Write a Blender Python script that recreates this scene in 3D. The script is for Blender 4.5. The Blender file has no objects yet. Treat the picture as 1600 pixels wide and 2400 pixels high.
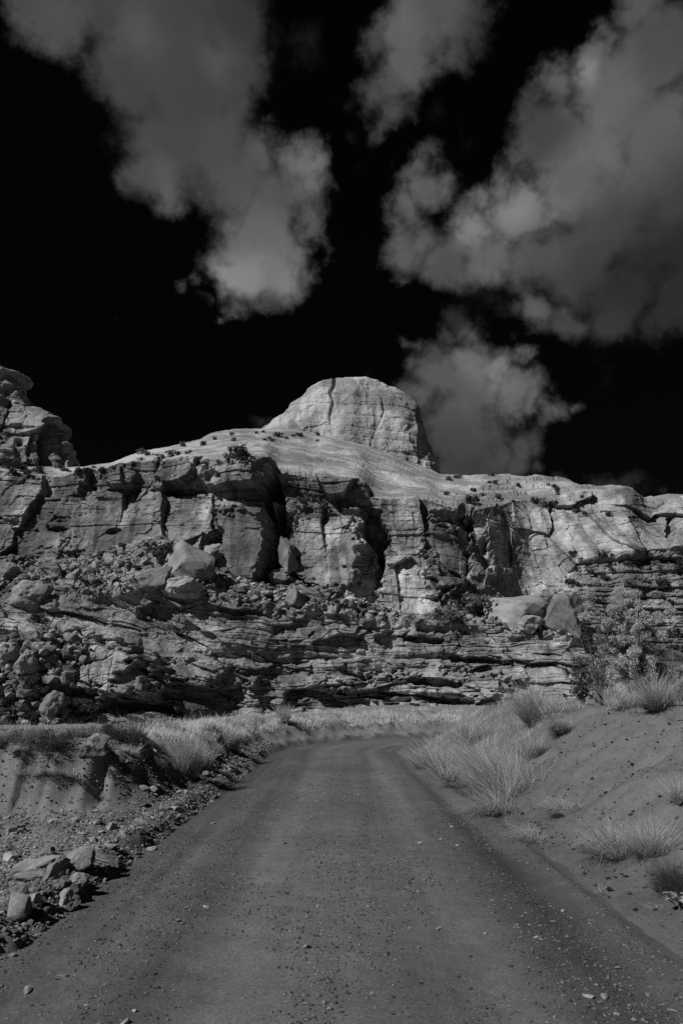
import bpy, bmesh, math, random
import numpy as np
from mathutils import Vector, Matrix

R = math.radians
sc = bpy.context.scene
col = sc.collection

# ------------------------------------------------------------------ camera
CAM = np.array((0.0, 0.0, 1.6))
PITCH = math.atan(440 / 1600)          # horizon sits 440 px under the middle of a 1600 x 2400 frame
FPX = 1600.0
cd = bpy.data.cameras.new('camera')
cam = bpy.data.objects.new('camera', cd)
col.objects.link(cam)
cam.location = CAM
cam.rotation_euler = (R(90) + PITCH, 0, 0)
cd.sensor_fit = 'VERTICAL'
cd.sensor_height = 36
cd.sensor_width = 24
cd.lens = 24
cd.clip_start = 0.05
cd.clip_end = 5000
sc.camera = cam

# ------------------------------------------------------------------ sun, sky
SUN_EL, SUN_BACK = R(41), R(37)        # sun to the left, a little behind the camera
to_sun = Vector((-math.cos(SUN_EL) * math.cos(SUN_BACK), -math.cos(SUN_EL) * math.sin(SUN_BACK), math.sin(SUN_EL)))
sl = bpy.data.lights.new('sun', 'SUN')
sl.energy = 4.7
sl.angle = R(0.53)
sl.color = (1.0, 0.985, 0.965)
sun = bpy.data.objects.new('sun', sl)
col.objects.link(sun)
sun.rotation_euler = to_sun.to_track_quat('Z', 'Y').to_euler()
sun.location = (-30, -10, 60)
sl.color = (1, 1, 1)                   # the film is monochrome

sc.view_settings.view_transform = 'Standard'
sc.view_settings.look = 'None'
sc.view_settings.exposure = 0.0
sc.view_settings.gamma = 1.0
sc.view_settings.use_curve_mapping = False
sc.cycles.use_denoising = False
sc.cycles.max_bounces = 5
sc.cycles.diffuse_bounces = 3
sc.cycles.transparent_max_bounces = 4


def ray(u, v):
    """direction through a pixel of the 1600 x 2400 photograph (unit forward depth)"""
    a = (np.asarray(u, float) - 800) / FPX
    b = (1200 - np.asarray(v, float)) / FPX
    c, s = math.cos(PITCH), math.sin(PITCH)
    return a, c - b * s, s + b * c


def at(u, v, Y):
    """world point on the ray of pixel (u, v) at distance Y along the ground"""
    x, y, z = ray(u, v)
    k = np.asarray(Y, float) / y
    return np.stack(np.broadcast_arrays(x * k, np.asarray(Y, float) + 0 * x, CAM[2] + z * k), -1)


def project(P):
    c, s = math.cos(PITCH), math.sin(PITCH)
    x, y, z = P[..., 0], P[..., 1], P[..., 2] - CAM[2]
    d = y * c + z * s
    d = np.where(d < 0.05, 0.05, d)
    h = -y * s + z * c
    return 800 + FPX * x / d, 1200 - FPX * h / d


def udir(u, v):
    x, y, z = ray(u * 1.0204, v * 1.0204)
    n = math.sqrt(x * x + y * y + z * z)
    return (float(x / n), float(y / n), float(z / n))


class NT:
    def __init__(self, tree):
        self.t = tree

    def n(self, kind, **kw):
        nd = self.t.nodes.new(kind)
        ins = kw.pop('ins', {})
        for k, v in kw.items():
            setattr(nd, k, v)
        for k, v in ins.items():
            self.put(nd.inputs[k], v)
        return nd

    def put(self, sock, v):
        if isinstance(v, bpy.types.NodeSocket):
            self.t.links.new(v, sock)
        else:
            sock.default_value = v

    def math(self, op, a, b=None, c=None, clamp=False):
        nd = self.t.nodes.new('ShaderNodeMath')
        nd.operation = op
        nd.use_clamp = clamp
        for i, v in enumerate((a, b, c)):
            if v is not None:
                self.put(nd.inputs[i], v)
        return nd.outputs[0]

    def vec(self, op, a, b=None, scale=None):
        nd = self.t.nodes.new('ShaderNodeVectorMath')
        nd.operation = op
        self.put(nd.inputs[0], a)
        if b is not None:
            self.put(nd.inputs[1], b)
        if scale is not None:
            self.put(nd.inputs['Scale'], scale)
        return nd.outputs['Value'] if op in ('DISTANCE', 'DOT_PRODUCT', 'LENGTH') else nd.outputs[0]

    def noise(self, vec, scale, detail=4, rough=0.55, out='Fac', dist=0.0):
        nd = self.t.nodes.new('ShaderNodeTexNoise')
        self.put(nd.inputs['Vector'], vec)
        nd.inputs['Scale'].default_value = scale
        nd.inputs['Detail'].default_value = detail
        nd.inputs['Roughness'].default_value = rough
        nd.inputs['Distortion'].default_value = dist
        return nd.outputs[out]

    def remap(self, v, a, b, c=0.0, d=1.0, smooth=False):
        nd = self.t.nodes.new('ShaderNodeMapRange')
        nd.interpolation_type = 'SMOOTHSTEP' if smooth else 'LINEAR'
        self.put(nd.inputs['Value'], v)
        for k, x in (('From Min', a), ('From Max', b), ('To Min', c), ('To Max', d)):
            self.put(nd.inputs[k], x)
        return nd.outputs[0]


# cloud masses: (x, y, radius, brightness) of round lobes that the noise then tears up
CLOUDS = [(60, -20, 90, 72), (120, 30, 110, 80), (240, 0, 140, 68), (330, 90, 110, 85), (430, 40, 190, 68), (560, 40, 105, 58), (600, -10, 60, 55), (290, 170, 120, 66),
          (430, 190, 165, 68), (500, 150, 80, 82), (560, 200, 95, 66), (400, 310, 140, 70), (330, 395, 80, 74), (390, 420, 75, 86), (500, 330, 130, 76), (560, 400, 110, 78),
          (620, 330, 80, 80), (705, 360, 76, 102), (730, 415, 55, 95), (650, 440, 100, 80), (560, 530, 80, 92), (620, 520, 110, 92), (560, 610, 85, 115), (640, 600, 85, 108),
          (690, 560, 68, 92), (720, 490, 50, 80), (620, 670, 40, 70), (540, 715, 28, 80), (505, 738, 16, 70), (430, 655, 22, 60), (470, 640, 22, 60), (655, 255, 36, 68),
          (690, 95, 60, 34), (730, 130, 40, 34),
          (1010, 10, 140, 80), (930, 60, 85, 92), (940, 140, 85, 86), (860, 110, 50, 66), (890, 200, 60, 74), (900, 260, 46, 72), (880, 290, 30, 66), (1090, 40, 60, 62),
          (1130, 20, 46, 52), (800, 230, 24, 40), (855, 365, 26, 42), (1000, 280, 36, 40),
          (1480, -20, 70, 80), (1390, 110, 60, 88), (1370, 150, 40, 120), (1300, 165, 66, 86), (1235, 210, 56, 74), (1270, 285, 100, 68), (1420, 230, 130, 92), (1540, 120, 130, 76),
          (1500, 330, 170, 88), (1560, 420, 150, 64), (1360, 360, 110, 98), (1200, 340, 56, 78), (1150, 410, 50, 92), (1110, 440, 50, 100), (1200, 470, 90, 112), (1090, 520, 70, 112),
          (1130, 570, 85, 90), (1290, 430, 110, 92), (1400, 500, 150, 70), (1530, 570, 150, 46), (1340, 590, 120, 66), (1240, 580, 95, 78), (960, 390, 56, 84), (980, 440, 64, 88),
          (930, 500, 56, 88), (955, 560, 76, 86), (1040, 590, 70, 76), (940, 625, 34, 72), (1440, 660, 110, 50), (1560, 700, 105, 50), (1220, 715, 56, 84), (1300, 740, 60, 70),
          (1400, 740, 80, 58), (1540, 760, 56, 50), (1060, 690, 34, 44), (1130, 680, 38, 40), (1090, 765, 42, 82), (1150, 770, 38, 80), (960, 785, 28, 70), (1020, 775, 26, 60),
          (1000, 870, 76, 84), (1080, 845, 66, 104), (1130, 865, 66, 112), (1180, 835, 36, 80), (950, 920, 66, 82), (1060, 920, 110, 84), (1180, 920, 66, 94), (1240, 920, 44, 98),
          (1290, 945, 36, 90), (1340, 930, 18, 60), (1040, 1000, 110, 70), (1130, 1000, 66, 70), (1060, 1070, 100, 62), (1180, 1050, 56, 72), (1240, 1065, 36, 62),
          (1390, 1120, 40, 50), (1480, 1140, 30, 60), (1500, 1085, 16, 60), (625, 965, 24, 50), (830, 858, 26, 40), (290, 765, 14, 34), (1370, 860, 28, 24), (1040, 725, 46, 46), (1160, 725, 46, 52), (1000, 815, 36, 64), (1100, 805, 44, 78), (1320, 1098, 36, 46),
          (1440, 1132, 40, 46), (560, 690, 34, 66), (470, 690, 18, 44), (830, 300, 24, 40), (1050, 330, 34, 44), (1230, 900, 46, 86), (1290, 932, 42, 84), (1345, 926, 24, 56), (1250, 1000, 44, 62), (1200, 1010, 56, 68)]


def lin(b):
    b = 76 * (b / 76) ** 1.3
    return ((b / 255 + 0.055) / 1.055) ** 2.4


w = bpy.data.worlds.new('World')
sc.world = w
w.use_nodes = True
wt = w.node_tree
wt.nodes.clear()
t = NT(wt)
tc = t.n('ShaderNodeTexCoord')
sep = t.n('ShaderNodeSeparateXYZ', ins={0: tc.outputs['Generated']})
# the same sky goes on behind the camera
dirv = t.n('ShaderNodeCombineXYZ', ins={0: sep.outputs[0], 1: t.math('ABSOLUTE', sep.outputs[1]), 2: sep.outputs[2]}).outputs[0]
w1 = t.vec('SCALE', t.vec('SUBTRACT', t.noise(dirv, 6, 7, 0.62, 'Color'), (0.5, 0.5, 0.5)), scale=0.12)
w2 = t.vec('SCALE', t.vec('SUBTRACT', t.noise(dirv, 22, 6, 0.6, 'Color'), (0.5, 0.5, 0.5)), scale=0.05)
p = t.vec('ADD', t.vec('ADD', dirv, w1), w2)
pb = t.vec('ADD', dirv, t.vec('SCALE', w1, scale=0.6))
mass = wsum = bsum = None
for (x, y, r, b) in CLOUDS:
    c = udir(x, y)
    rad = r * 1.0204 / FPX * 1.22 * (1 / math.sqrt(1 + ((x - 784) ** 2 + (y - 1176) ** 2) / 1568 ** 2)) ** 1.3
    k = min(1.0, 0.45 + r / 200) * (0.62 if b < 45 else 1.0)      # small lobes are thinner
    m = t.math('MULTIPLY_ADD', t.vec('DISTANCE', p, c), -k / rad, k)
    mass = m if mass is None else t.math('SMOOTH_MAX', mass, m, 0.20)
    q = t.math('POWER', t.math('MULTIPLY_ADD', t.vec('DISTANCE', pb, c), -0.55 / rad, 1.0, clamp=True), 6.0)
    wsum = q if wsum is None else t.math('ADD', wsum, q)
    bsum = t.math('MULTIPLY', q, lin(b)) if bsum is None else t.math('MULTIPLY_ADD', q, lin(b), bsum)
n_a = t.noise(dirv, 14, 9, 0.6)
n_b = t.noise(t.vec('ADD', dirv, (-0.014, 0.0, 0.013)), 14, 5, 0.55)
F1 = t.math('ADD', mass, t.math('MULTIPLY_ADD', n_a, 0.85, -0.46))
alpha = t.math('POWER', t.remap(F1, -0.02, 0.60, 0, 1, smooth=True), 1.25)
base = t.math('DIVIDE', bsum, t.math('MAXIMUM', wsum, 0.0005))
tex = t.remap(t.math('SUBTRACT', n_a, n_b), -0.22, 0.22, 0.76, 1.24)
edge = t.remap(F1, 0.3, 1.0, 1.0, 0.15)                          # billows show near the rim, the deep parts are smooth
tex = t.math('MULTIPLY_ADD', t.math('SUBTRACT', tex, 1.0), edge, 1.0)
lum = t.math('MULTIPLY', base, tex)
sky = t.n('ShaderNodeTexSky')
sky.sky_type = 'NISHITA'
sky.sun_disc = False
sky.sun_elevation = SUN_EL
sky.sun_rotation = math.atan2(to_sun.x, to_sun.y) % (2 * math.pi)
# deep-red film response: the blue sky records almost black
red = t.vec('DOT_PRODUCT', sky.outputs[0], (0.010, 0.0, 0.0))
bg1 = t.n('ShaderNodeBackground', ins={'Color': red, 'Strength': 0.1})
bg2 = t.n('ShaderNodeBackground', ins={'Color': lum, 'Strength': 1.0})
mix = t.n('ShaderNodeMixShader', ins={0: alpha, 1: bg1.outputs[0], 2: bg2.outputs[0]})
out = t.n('ShaderNodeOutputWorld', ins={0: mix.outputs[0]})
w.cycles.sampling_method = 'MANUAL'
w.cycles.sample_map_resolution = 256

# ------------------------------------------------------------------ numpy noise
_rng = np.random.RandomState(7)
_perm = np.concatenate([_rng.permutation(256)] * 3).astype(np.int32)
_g = _rng.normal(size=(256, 3)); _g /= np.linalg.norm(_g, axis=1)[:, None]
_g = _g.astype(np.float32)


def perlin(x, y, z=0.0, seed=0):
    x, y, z = np.broadcast_arrays(np.asarray(x, np.float32), np.asarray(y, np.float32), np.asarray(z, np.float32) + np.float32(seed * 17.37))
    xi, yi, zi = np.floor(x).astype(np.int32), np.floor(y).astype(np.int32), np.floor(z).astype(np.int32)
    xf, yf, zf = x - xi, y - yi, z - zi
    u, v, w_ = (q * q * q * (q * (q * 6 - 15) + 10) for q in (xf, yf, zf))
    xi &= 255; yi &= 255; zi &= 255
    r = 0
    for dx in (0, 1):
        wx = u if dx else 1 - u
        a = _perm[xi + dx]
        for dy in (0, 1):
            wy = v if dy else 1 - v
            b = _perm[a + yi + dy]
            for dz in (0, 1):
                wz = w_ if dz else 1 - w_
                g = _g[_perm[b + zi + dz]]
                r = r + wx * wy * wz * (g[..., 0] * (xf - dx) + g[..., 1] * (yf - dy) + g[..., 2] * (zf - dz))
    return r * 1.5


def fbm(x, y, z=0.0, octv=4, seed=0, gain=0.5):
    s, a, f = 0, 1.0, 1.0
    for i in range(octv):
        s = s + a * perlin(np.asarray(x) * f, np.asarray(y) * f, np.asarray(z) * f, seed + i * 3)
        a *= gain; f *= 2.03
    return s


def _h(i, j, k):
    h = (i.astype(np.int64) * 73856093) ^ (j.astype(np.int64) * 19349663) ^ (k * 83492791)
    h = (h ^ (h >> 13)) * 1274126177 & 0x7fffffff
    h = (h ^ (h >> 16)) * 668265263 & 0x7fffffff
    return ((h ^ (h >> 11)) & 0xffff).astype(np.float32) / 65535.0


def cells(x, y, seed=0):
    """Worley cells: F1, F2, offset from the cell's centre, three random numbers per cell"""
    xi, yi = np.floor(x).astype(np.int32), np.floor(y).astype(np.int32)
    f1 = np.full(x.shape, 9.0, np.float32); f2 = f1.copy()
    ci = xi.copy(); cj = yi.copy(); ox = f1 * 0; oy = f1 * 0
    for dx in (-1, 0, 1):
        for dy in (-1, 0, 1):
            i, j = xi + dx, yi + dy
            px = i + 0.15 + 0.7 * _h(i, j, seed * 7 + 1); py = j + 0.15 + 0.7 * _h(i, j, seed * 7 + 2)
            ddx, ddy = x - px, y - py
            d = np.maximum(np.abs(ddx), np.abs(ddy)) * 0.6 + 0.4 * np.hypot(ddx, ddy)
            near = d < f1
            f2 = np.where(near, f1, np.minimum(f2, d))
            ci = np.where(near, i, ci); cj = np.where(near, j, cj)
            ox = np.where(near, ddx, ox); oy = np.where(near, ddy, oy)
            f1 = np.where(near, d, f1)
    return f1, f2, ox, oy, _h(ci, cj, seed * 7 + 3), _h(ci, cj, seed * 7 + 4), _h(ci, cj, seed * 7 + 5)


def sstep(a, b, x):
    q = np.clip((x - a) / (b - a), 0, 1)
    return q * q * (3 - 2 * q)


def smooth1(a, k):
    ker = np.hanning(2 * k + 3)[1:-1]; ker /= ker.sum()
    return np.convolve(np.pad(a, k, mode='edge'), ker, mode='valid')


# ------------------------------------------------------------------ object helpers
def mesh_np(name, V, F, mat=None, smooth=False, attrs=None):
    me = bpy.data.meshes.new(name)
    V = np.ascontiguousarray(V, np.float32); F = np.ascontiguousarray(F, np.int32)
    k = F.shape[1]
    me.vertices.add(len(V)); me.vertices.foreach_set('co', V.ravel())
    me.loops.add(F.size); me.loops.foreach_set('vertex_index', F.ravel())
    me.polygons.add(len(F))
    me.polygons.foreach_set('loop_start', np.arange(0, F.size, k, dtype=np.int32))
    try:
        me.polygons.foreach_set('loop_total', np.full(len(F), k, np.int32))
    except Exception:
        pass
    me.polygons.foreach_set('use_smooth', np.full(len(F), smooth, bool))
    for an, av in (attrs or {}).items():
        a = me.attributes.new(an, 'FLOAT', 'POINT')
        a.data.foreach_set('value', np.ascontiguousarray(av, np.float32).ravel())
    me.update(calc_edges=True)
    if mat:
        me.materials.append(mat)
    return me


def grid_faces(nr, nc):
    i = np.arange(nr - 1)[:, None] * nc + np.arange(nc - 1)[None, :]
    return np.stack([i, i + 1, i + nc + 1, i + nc], -1).reshape(-1, 4)


def link(name, me, parent=None, label=None, cat=None, group=None, kind=None):
    o = bpy.data.objects.new(name, me)
    col.objects.link(o)
    if parent is not None:
        o.parent = parent
    for k, v in (('label', label), ('category', cat), ('group', group), ('kind', kind)):
        if v:
            o[k] = v
    return o


# ------------------------------------------------------------------ materials (grey: the photograph is monochrome)
def new_mat(name):
    m = bpy.data.materials.new(name)
    m.use_nodes = True
    m.node_tree.nodes.clear()
    return m, NT(m.node_tree)


def finish(m, t, colr, rough=0.9, height=None, bump=0.5, dist=0.05, spec=0.15):
    b = t.n('ShaderNodeBsdfPrincipled', ins={'Base Color': colr, 'Roughness': rough})
    b.inputs['Specular IOR Level'].default_value = spec
    if height is not None:
        bp = t.n('ShaderNodeBump', ins={'Strength': bump, 'Distance': dist, 'Height': height})
        m.node_tree.links.new(bp.outputs[0], b.inputs['Normal'])
    t.n('ShaderNodeOutputMaterial', ins={0: b.outputs[0]})
    return m


def rock_material(name, base, streak=0.6, bed=0.5, fine=3.0, use_tone=True, bump=0.6, dist=0.12, local=False):
    m, t = new_mat(name)
    tcn = t.n('ShaderNodeTexCoord')
    pos = tcn.outputs['Object'] if local else t.n('ShaderNodeNewGeometry').outputs['Position']
    if local:
        info = t.n('ShaderNodeObjectInfo')
        pos = t.vec('ADD', pos, t.vec('SCALE', (37.0, 17.0, 53.0), scale=info.outputs['Random']))
    warp = t.vec('SCALE', t.vec('SUBTRACT', t.noise(pos, 0.35 * fine / 3, 3, 0.5, 'Color'), (0.5, 0.5, 0.5)), scale=2.2)
    pw = t.vec('ADD', pos, warp)
    st = t.noise(t.vec('MULTIPLY', pw, (1.1 * fine / 3, 1.1 * fine / 3, 0.10 * fine / 3)), 1.0, 5, 0.6)      # run-off streaks
    bd = t.noise(t.vec('MULTIPLY', pw, (0.12 * fine / 3, 0.12 * fine / 3, 2.6 * fine / 3)), 1.0, 5, 0.65)     # bedding
    pt = t.noise(pw, 0.22 * fine / 3, 5, 0.6)                                          # patches of varnish
    gr = t.noise(pos, 2.2 * fine, 6, 0.7)
    k = t.remap(st, 0.3, 0.7, 1 - 0.5 * streak, 1 + 0.35 * streak)
    k = t.math('MULTIPLY', k, t.remap(bd, 0.3, 0.7, 1 - 0.4 * bed, 1 + 0.3 * bed))
    k = t.math('MULTIPLY', k, t.remap(pt, 0.42, 0.6, 0.70, 1.2, smooth=True))
    k = t.math('MULTIPLY', k, t.remap(gr, 0.25, 0.75, 0.72, 1.25))
    if use_tone:
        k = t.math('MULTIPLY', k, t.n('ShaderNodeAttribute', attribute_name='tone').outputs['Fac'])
    if local:
        k = t.math('MULTIPLY', k, t.remap(info.outputs['Random'], 0, 1, 0.8, 1.25))
    colr = t.math('MULTIPLY', k, base, clamp=True)
    h = t.math('ADD', t.math('MULTIPLY', bd, 0.8), t.math('ADD', gr, t.noise(pos, 0.9 * fine, 5, 0.65)))
    return finish(m, t, colr, 0.95, h, bump, dist)


M = {}
M['cliff'] = rock_material('sandstone_cliff', 0.30, streak=0.95)
M['slick'] = rock_material('slickrock', 0.29, streak=0.0, bed=0.5, bump=0.5, dist=0.2)
M['dome'] = rock_material('dome_sandstone', 0.34, streak=0.45, bed=0.2, fine=1.2, bump=0.6, dist=0.4)
M['boulder'] = rock_material('boulder_sandstone', 0.215, streak=0.2, bed=0.35, fine=3.0, use_tone=False, bump=0.5, dist=0.06, local=True)
M['stone'] = rock_material('road_stone', 0.26, streak=0.1, bed=0.3, fine=9.0, use_tone=False, bump=0.4, dist=0.02, local=True)


def dirt_material(name, base, pebbles=1.0):
    m, t = new_mat(name)
    pos = t.n('ShaderNodeNewGeometry').outputs['Position']
    big = t.noise(pos, 0.5, 5, 0.6)
    mid = t.noise(pos, 5.0, 6, 0.65)
    fin = t.noise(pos, 45.0, 5, 0.75)
    vo = t.n('ShaderNodeTexVoronoi', ins={'Vector': pos, 'Scale': 38.0})
    cell = t.n('ShaderNodeSeparateColor', ins={0: vo.outputs['Color']})
    # single grains: lighter and darker grit set in the fines
    is_g = t.math('LESS_THAN', vo.outputs['Distance'], t.remap(cell.outputs[0], 0.55, 1.0, 0.0, 0.42))
    grit = t.math('MULTIPLY', is_g, t.remap(cell.outputs[1], 0, 1, -0.45, 0.6))
    k = t.math('MULTIPLY', t.remap(big, 0.3, 0.7, 0.82, 1.16), t.remap(mid, 0.3, 0.7, 0.85, 1.15))
    k = t.math('MULTIPLY', k, t.remap(fin, 0.25, 0.75, 0.58, 1.42))
    k = t.math('MULTIPLY_ADD', grit, pebbles, k)
    k = t.math('MULTIPLY', k, t.n('ShaderNodeAttribute', attribute_name='tone').outputs['Fac'])
    h = t.math('ADD', t.math('MULTIPLY', fin, 0.5), t.math('MULTIPLY', mid, 1.0))
    h = t.math('ADD', h, t.math('MULTIPLY', is_g, 0.35 * pebbles))
    return finish(m, t, t.math('MULTIPLY', k, base, clamp=True), 0.95, h, 0.7, 0.02, 0.1)


M['road'] = dirt_material('graded_gravel', 0.098, 1.1)
M['dirt'] = dirt_material('red_dirt', 0.105, 0.35)


def leaf_material(name, lo, hi, trans=0.35):
    m, t = new_mat(name)
    info = t.n('ShaderNodeObjectInfo')
    a = t.n('ShaderNodeAttribute', attribute_name='tone').outputs['Fac']
    c = t.remap(a, 0, 1, lo, hi)
    d = t.n('ShaderNodeBsdfDiffuse', ins={0: c})
    tr = t.n('ShaderNodeBsdfTranslucent', ins={0: c})
    mx = t.n('ShaderNodeMixShader', ins={0: trans, 1: d.outputs[0], 2: tr.outputs[0]})
    t.n('ShaderNodeOutputMaterial', ins={0: mx.outputs[0]})
    return m


M['grass'] = leaf_material('dry_grass', 0.16, 0.66)
M['palegrass'] = leaf_material('bleached_grass', 0.40, 0.85)
M['deadgrass'] = leaf_material('weathered_grass', 0.03, 0.13)
M['juniper'] = leaf_material('juniper_foliage', 0.22, 0.66)
M['brush'] = leaf_material('desert_brush', 0.07, 0.26)
M['darkbrush'] = leaf_material('dark_brush', 0.03, 0.12)
M['leaf'] = leaf_material('broad_leaf', 0.12, 0.45)


def bark_material():
    m, t = new_mat('weathered_bark')
    pos = t.n('ShaderNodeTexCoord').outputs['Object']
    n = t.noise(t.vec('MULTIPLY', pos, (30, 30, 4)), 1.0, 4, 0.6)
    return finish(m, t, t.remap(n, 0.3, 0.7, 0.05, 0.16), 0.95, n, 0.5, 0.01)


M['bark'] = bark_material()

# ------------------------------------------------------------------ ground height
CX, CY, RR, HW = 10.2, 22.0, 10.2, 2.12      # the road runs straight, then bends right around (CX, CY)


def lateral(x, y):
    x, y = np.asarray(x, float), np.asarray(y, float)
    d = np.where(y <= CY, x, RR - np.hypot(x - CX, y - CY))
    return np.where((x >= CX) & (y > 0), np.where(y > CY, CY + RR - y, np.maximum(x, 8.0)), d)


def road_z(x, y):
    d = lateral(x, y)
    tracks = np.exp(-((np.abs(d) - 0.85) / 0.34) ** 2)
    z = 0.05 * (1 - (d / HW) ** 2) - 0.03 * tracks - 0.032 * np.exp(-((d - 1.72 - 0.1 * perlin(y * 0.2, 0.3, 1.0)) / 0.16) ** 2) + 0.03 * np.exp(-((d - 2.0) / 0.12) ** 2)
    z = z + 0.006 * np.sin(y * 9 + 2 * perlin(x, y * 0.3, 2.0)) * np.exp(-((np.abs(d) - 0.9) / 0.5) ** 2) * sstep(0.0, 0.5, perlin(x * 0.3, y * 0.25, 6.0))
    z = z + 0.018 * fbm(d * 2.2, y * 0.13, 3.1, 3) + 0.008 * fbm(x * 2.5, y * 2.5, 0.5, 3)
    # faint grader lines along the edges
    e = sstep(1.1, 1.9, np.abs(d))
    z = z + e * 0.010 * perlin(d * 11, y * 0.25, 7.7)
    return z


def ground_z(x, y):
    x, y = np.asarray(x, float), np.asarray(y, float)
    d = lateral(x, y)
    e = -d
    n1 = fbm(x * 0.35, y * 0.35, 1.7, 4)
    n2 = fbm(x * 1.6, y * 1.6, 4.2, 4)
    n3 = fbm(x * 6.0, y * 6.0, 8.4, 3)
    ew = e + 0.16 * n2 + 0.06 * n3
    dw = d + 0.12 * n2
    # --- left: windrow of grader spoil, gravel apron, cut bank, grassy terrace
    wind = 0.13 * np.exp(-((ew - 2.42) / 0.26) ** 2)
    apron = 0.04 + 0.022 * np.clip(e - 2.5, 0, 6)
    yb = 9.75 + 0.36 * np.clip(x + 5.0, 0, 3.2) + 0.07 * n1
    gul = 0.09 * np.exp(-((x + 3.45 + 0.06 * n2) / 0.07) ** 2) + 0.02 * n2 + 0.03 * n3 + 0.045 * perlin(x * 5.0, 0.2, 3.3) + 0.03 * perlin(x * 12.0, 0.2, 6.3)
    gentle = sstep(-4.4, -7.6, x)
    wdt = 0.5 + 2.6 * gentle
    m1 = sstep(0, 1, (y - yb - gul + 0.9 * gentle) / wdt)
    foot = 0.06 * sstep(-1.8, 0.3, y - yb) * sstep(2.4, 3.4, ew)          # rubble apron under the bank
    far = sstep(15, 24, y)
    es = e + 0.13 * n2 + 0.07 * n3 + 0.12 * far * perlin(x * 2.6, y * 2.6, 5.0)
    side = sstep(2.35, 3.55, es) * (1 - far) + sstep(2.2, 4.3, es) ** 0.9 * far
    bank = np.maximum(m1 * sstep(2.45, 3.9, ew) * sstep(16.5, 13.0, y), sstep(11.5, 14.5, y) * side)
    # behind its edge the terrace falls away towards the foot of the cliff
    fall = 1.05 * sstep(11.5, 31, y) * sstep(3.6, 8.0, e) * sstep(3, -9, x)
    zl = wind + apron * sstep(2.2, 3.0, ew) + foot * (1 - bank) + bank * (0.84 + 0.15 * sstep(16, 12, y) + 0.10 * n1 + 0.006 * np.clip(y - 15, 0, 25) - fall) + 0.05 * n2 + 0.02 * n3
    # --- right: a slope of loose sand up to a brushy crest
    zr = np.interp(dw, [2.1, 2.5, 3.7, 4.6, 5.4, 6.5, 9.0, 20.0, 60], [0.0, 0.10, 0.80, 1.36, 1.50, 1.55, 1.75, 2.2, 2.6])
    zr = zr + (0.08 * n1 + 0.045 * n2 + 0.022 * n3 - 0.07 * sstep(0.25, 0.0, np.abs(perlin(y * 0.9 + 0.25 * n2, d * 0.22, 3.0)))) * sstep(2.1, 3.2, dw)
    rb = -0.06 + 0.0 * x
    z = np.where(d > 0, zr, zl)
    inside = sstep(HW + 0.18, HW - 0.22, np.abs(d) + 0.05 * n2)
    z = z * (1 - inside) + rb * inside
    return z


def make_ground():
    ys = np.concatenate([np.linspace(-45, 1.6, 22)[:-1], 1.6 * (62 / 1.6) ** np.linspace(0, 1, 400)])
    ys = np.sort(np.concatenate([ys, np.arange(29, 38, 0.13)]))
    q = np.concatenate([np.linspace(-6, -1.25, 30)[:-1], np.linspace(-1.25, 1.25, 460), np.linspace(1.25, 6, 30)[1:]])
    wid = np.where(ys < 1.6, 3.4, 2.55 + ys * 0.52)
    X = q[None, :] * wid[:, None]
    Y = ys[:, None] + 0 * X
    Z = ground_z(X, Y)
    d = lateral(X, Y)
    n = fbm(X * 0.5, Y * 0.5, 9.0, 4)
    tone = 1.0 + 0.10 * n
    tone = tone + 0.85 * sstep(-2.9, -3.6, d) * sstep(9.2, 10.5, Y)      # paler silt of the left bank and terrace
    tone = tone + 0.55 * sstep(-2.6, -3.2, d) * (1 - sstep(9.2, 10.5, Y))
    tone = tone + 0.55 * sstep(-2.15, -2.5, d) * sstep(-4.2, -3.4, d) * sstep(18, 26, Y)
    tone = np.where(d > 0, 0.84 + 0.30 * sstep(2.2, 3.6, d) + 0.10 * n, tone)
    V = np.stack([X, Y, Z], -1).reshape(-1, 3)
    me = mesh_np('ground', V, grid_faces(*X.shape), M['dirt'], True, {'tone': tone})
    link('ground', me, label='dirt banks and sandy verges on both sides of the road', kind='structure')
    # the wide plain under and around everything
    s = 3000
    me = mesh_np('plain', np.array([(-s, -s, -0.9), (s, -s, -0.9), (s, s, -0.9), (-s, s, -0.9)]), np.array([(0, 1, 2, 3)]), M['dirt'], False, {'tone': np.ones(4)})
    link('plain', me, label='flat desert plain reaching to the horizon', kind='structure')


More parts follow.
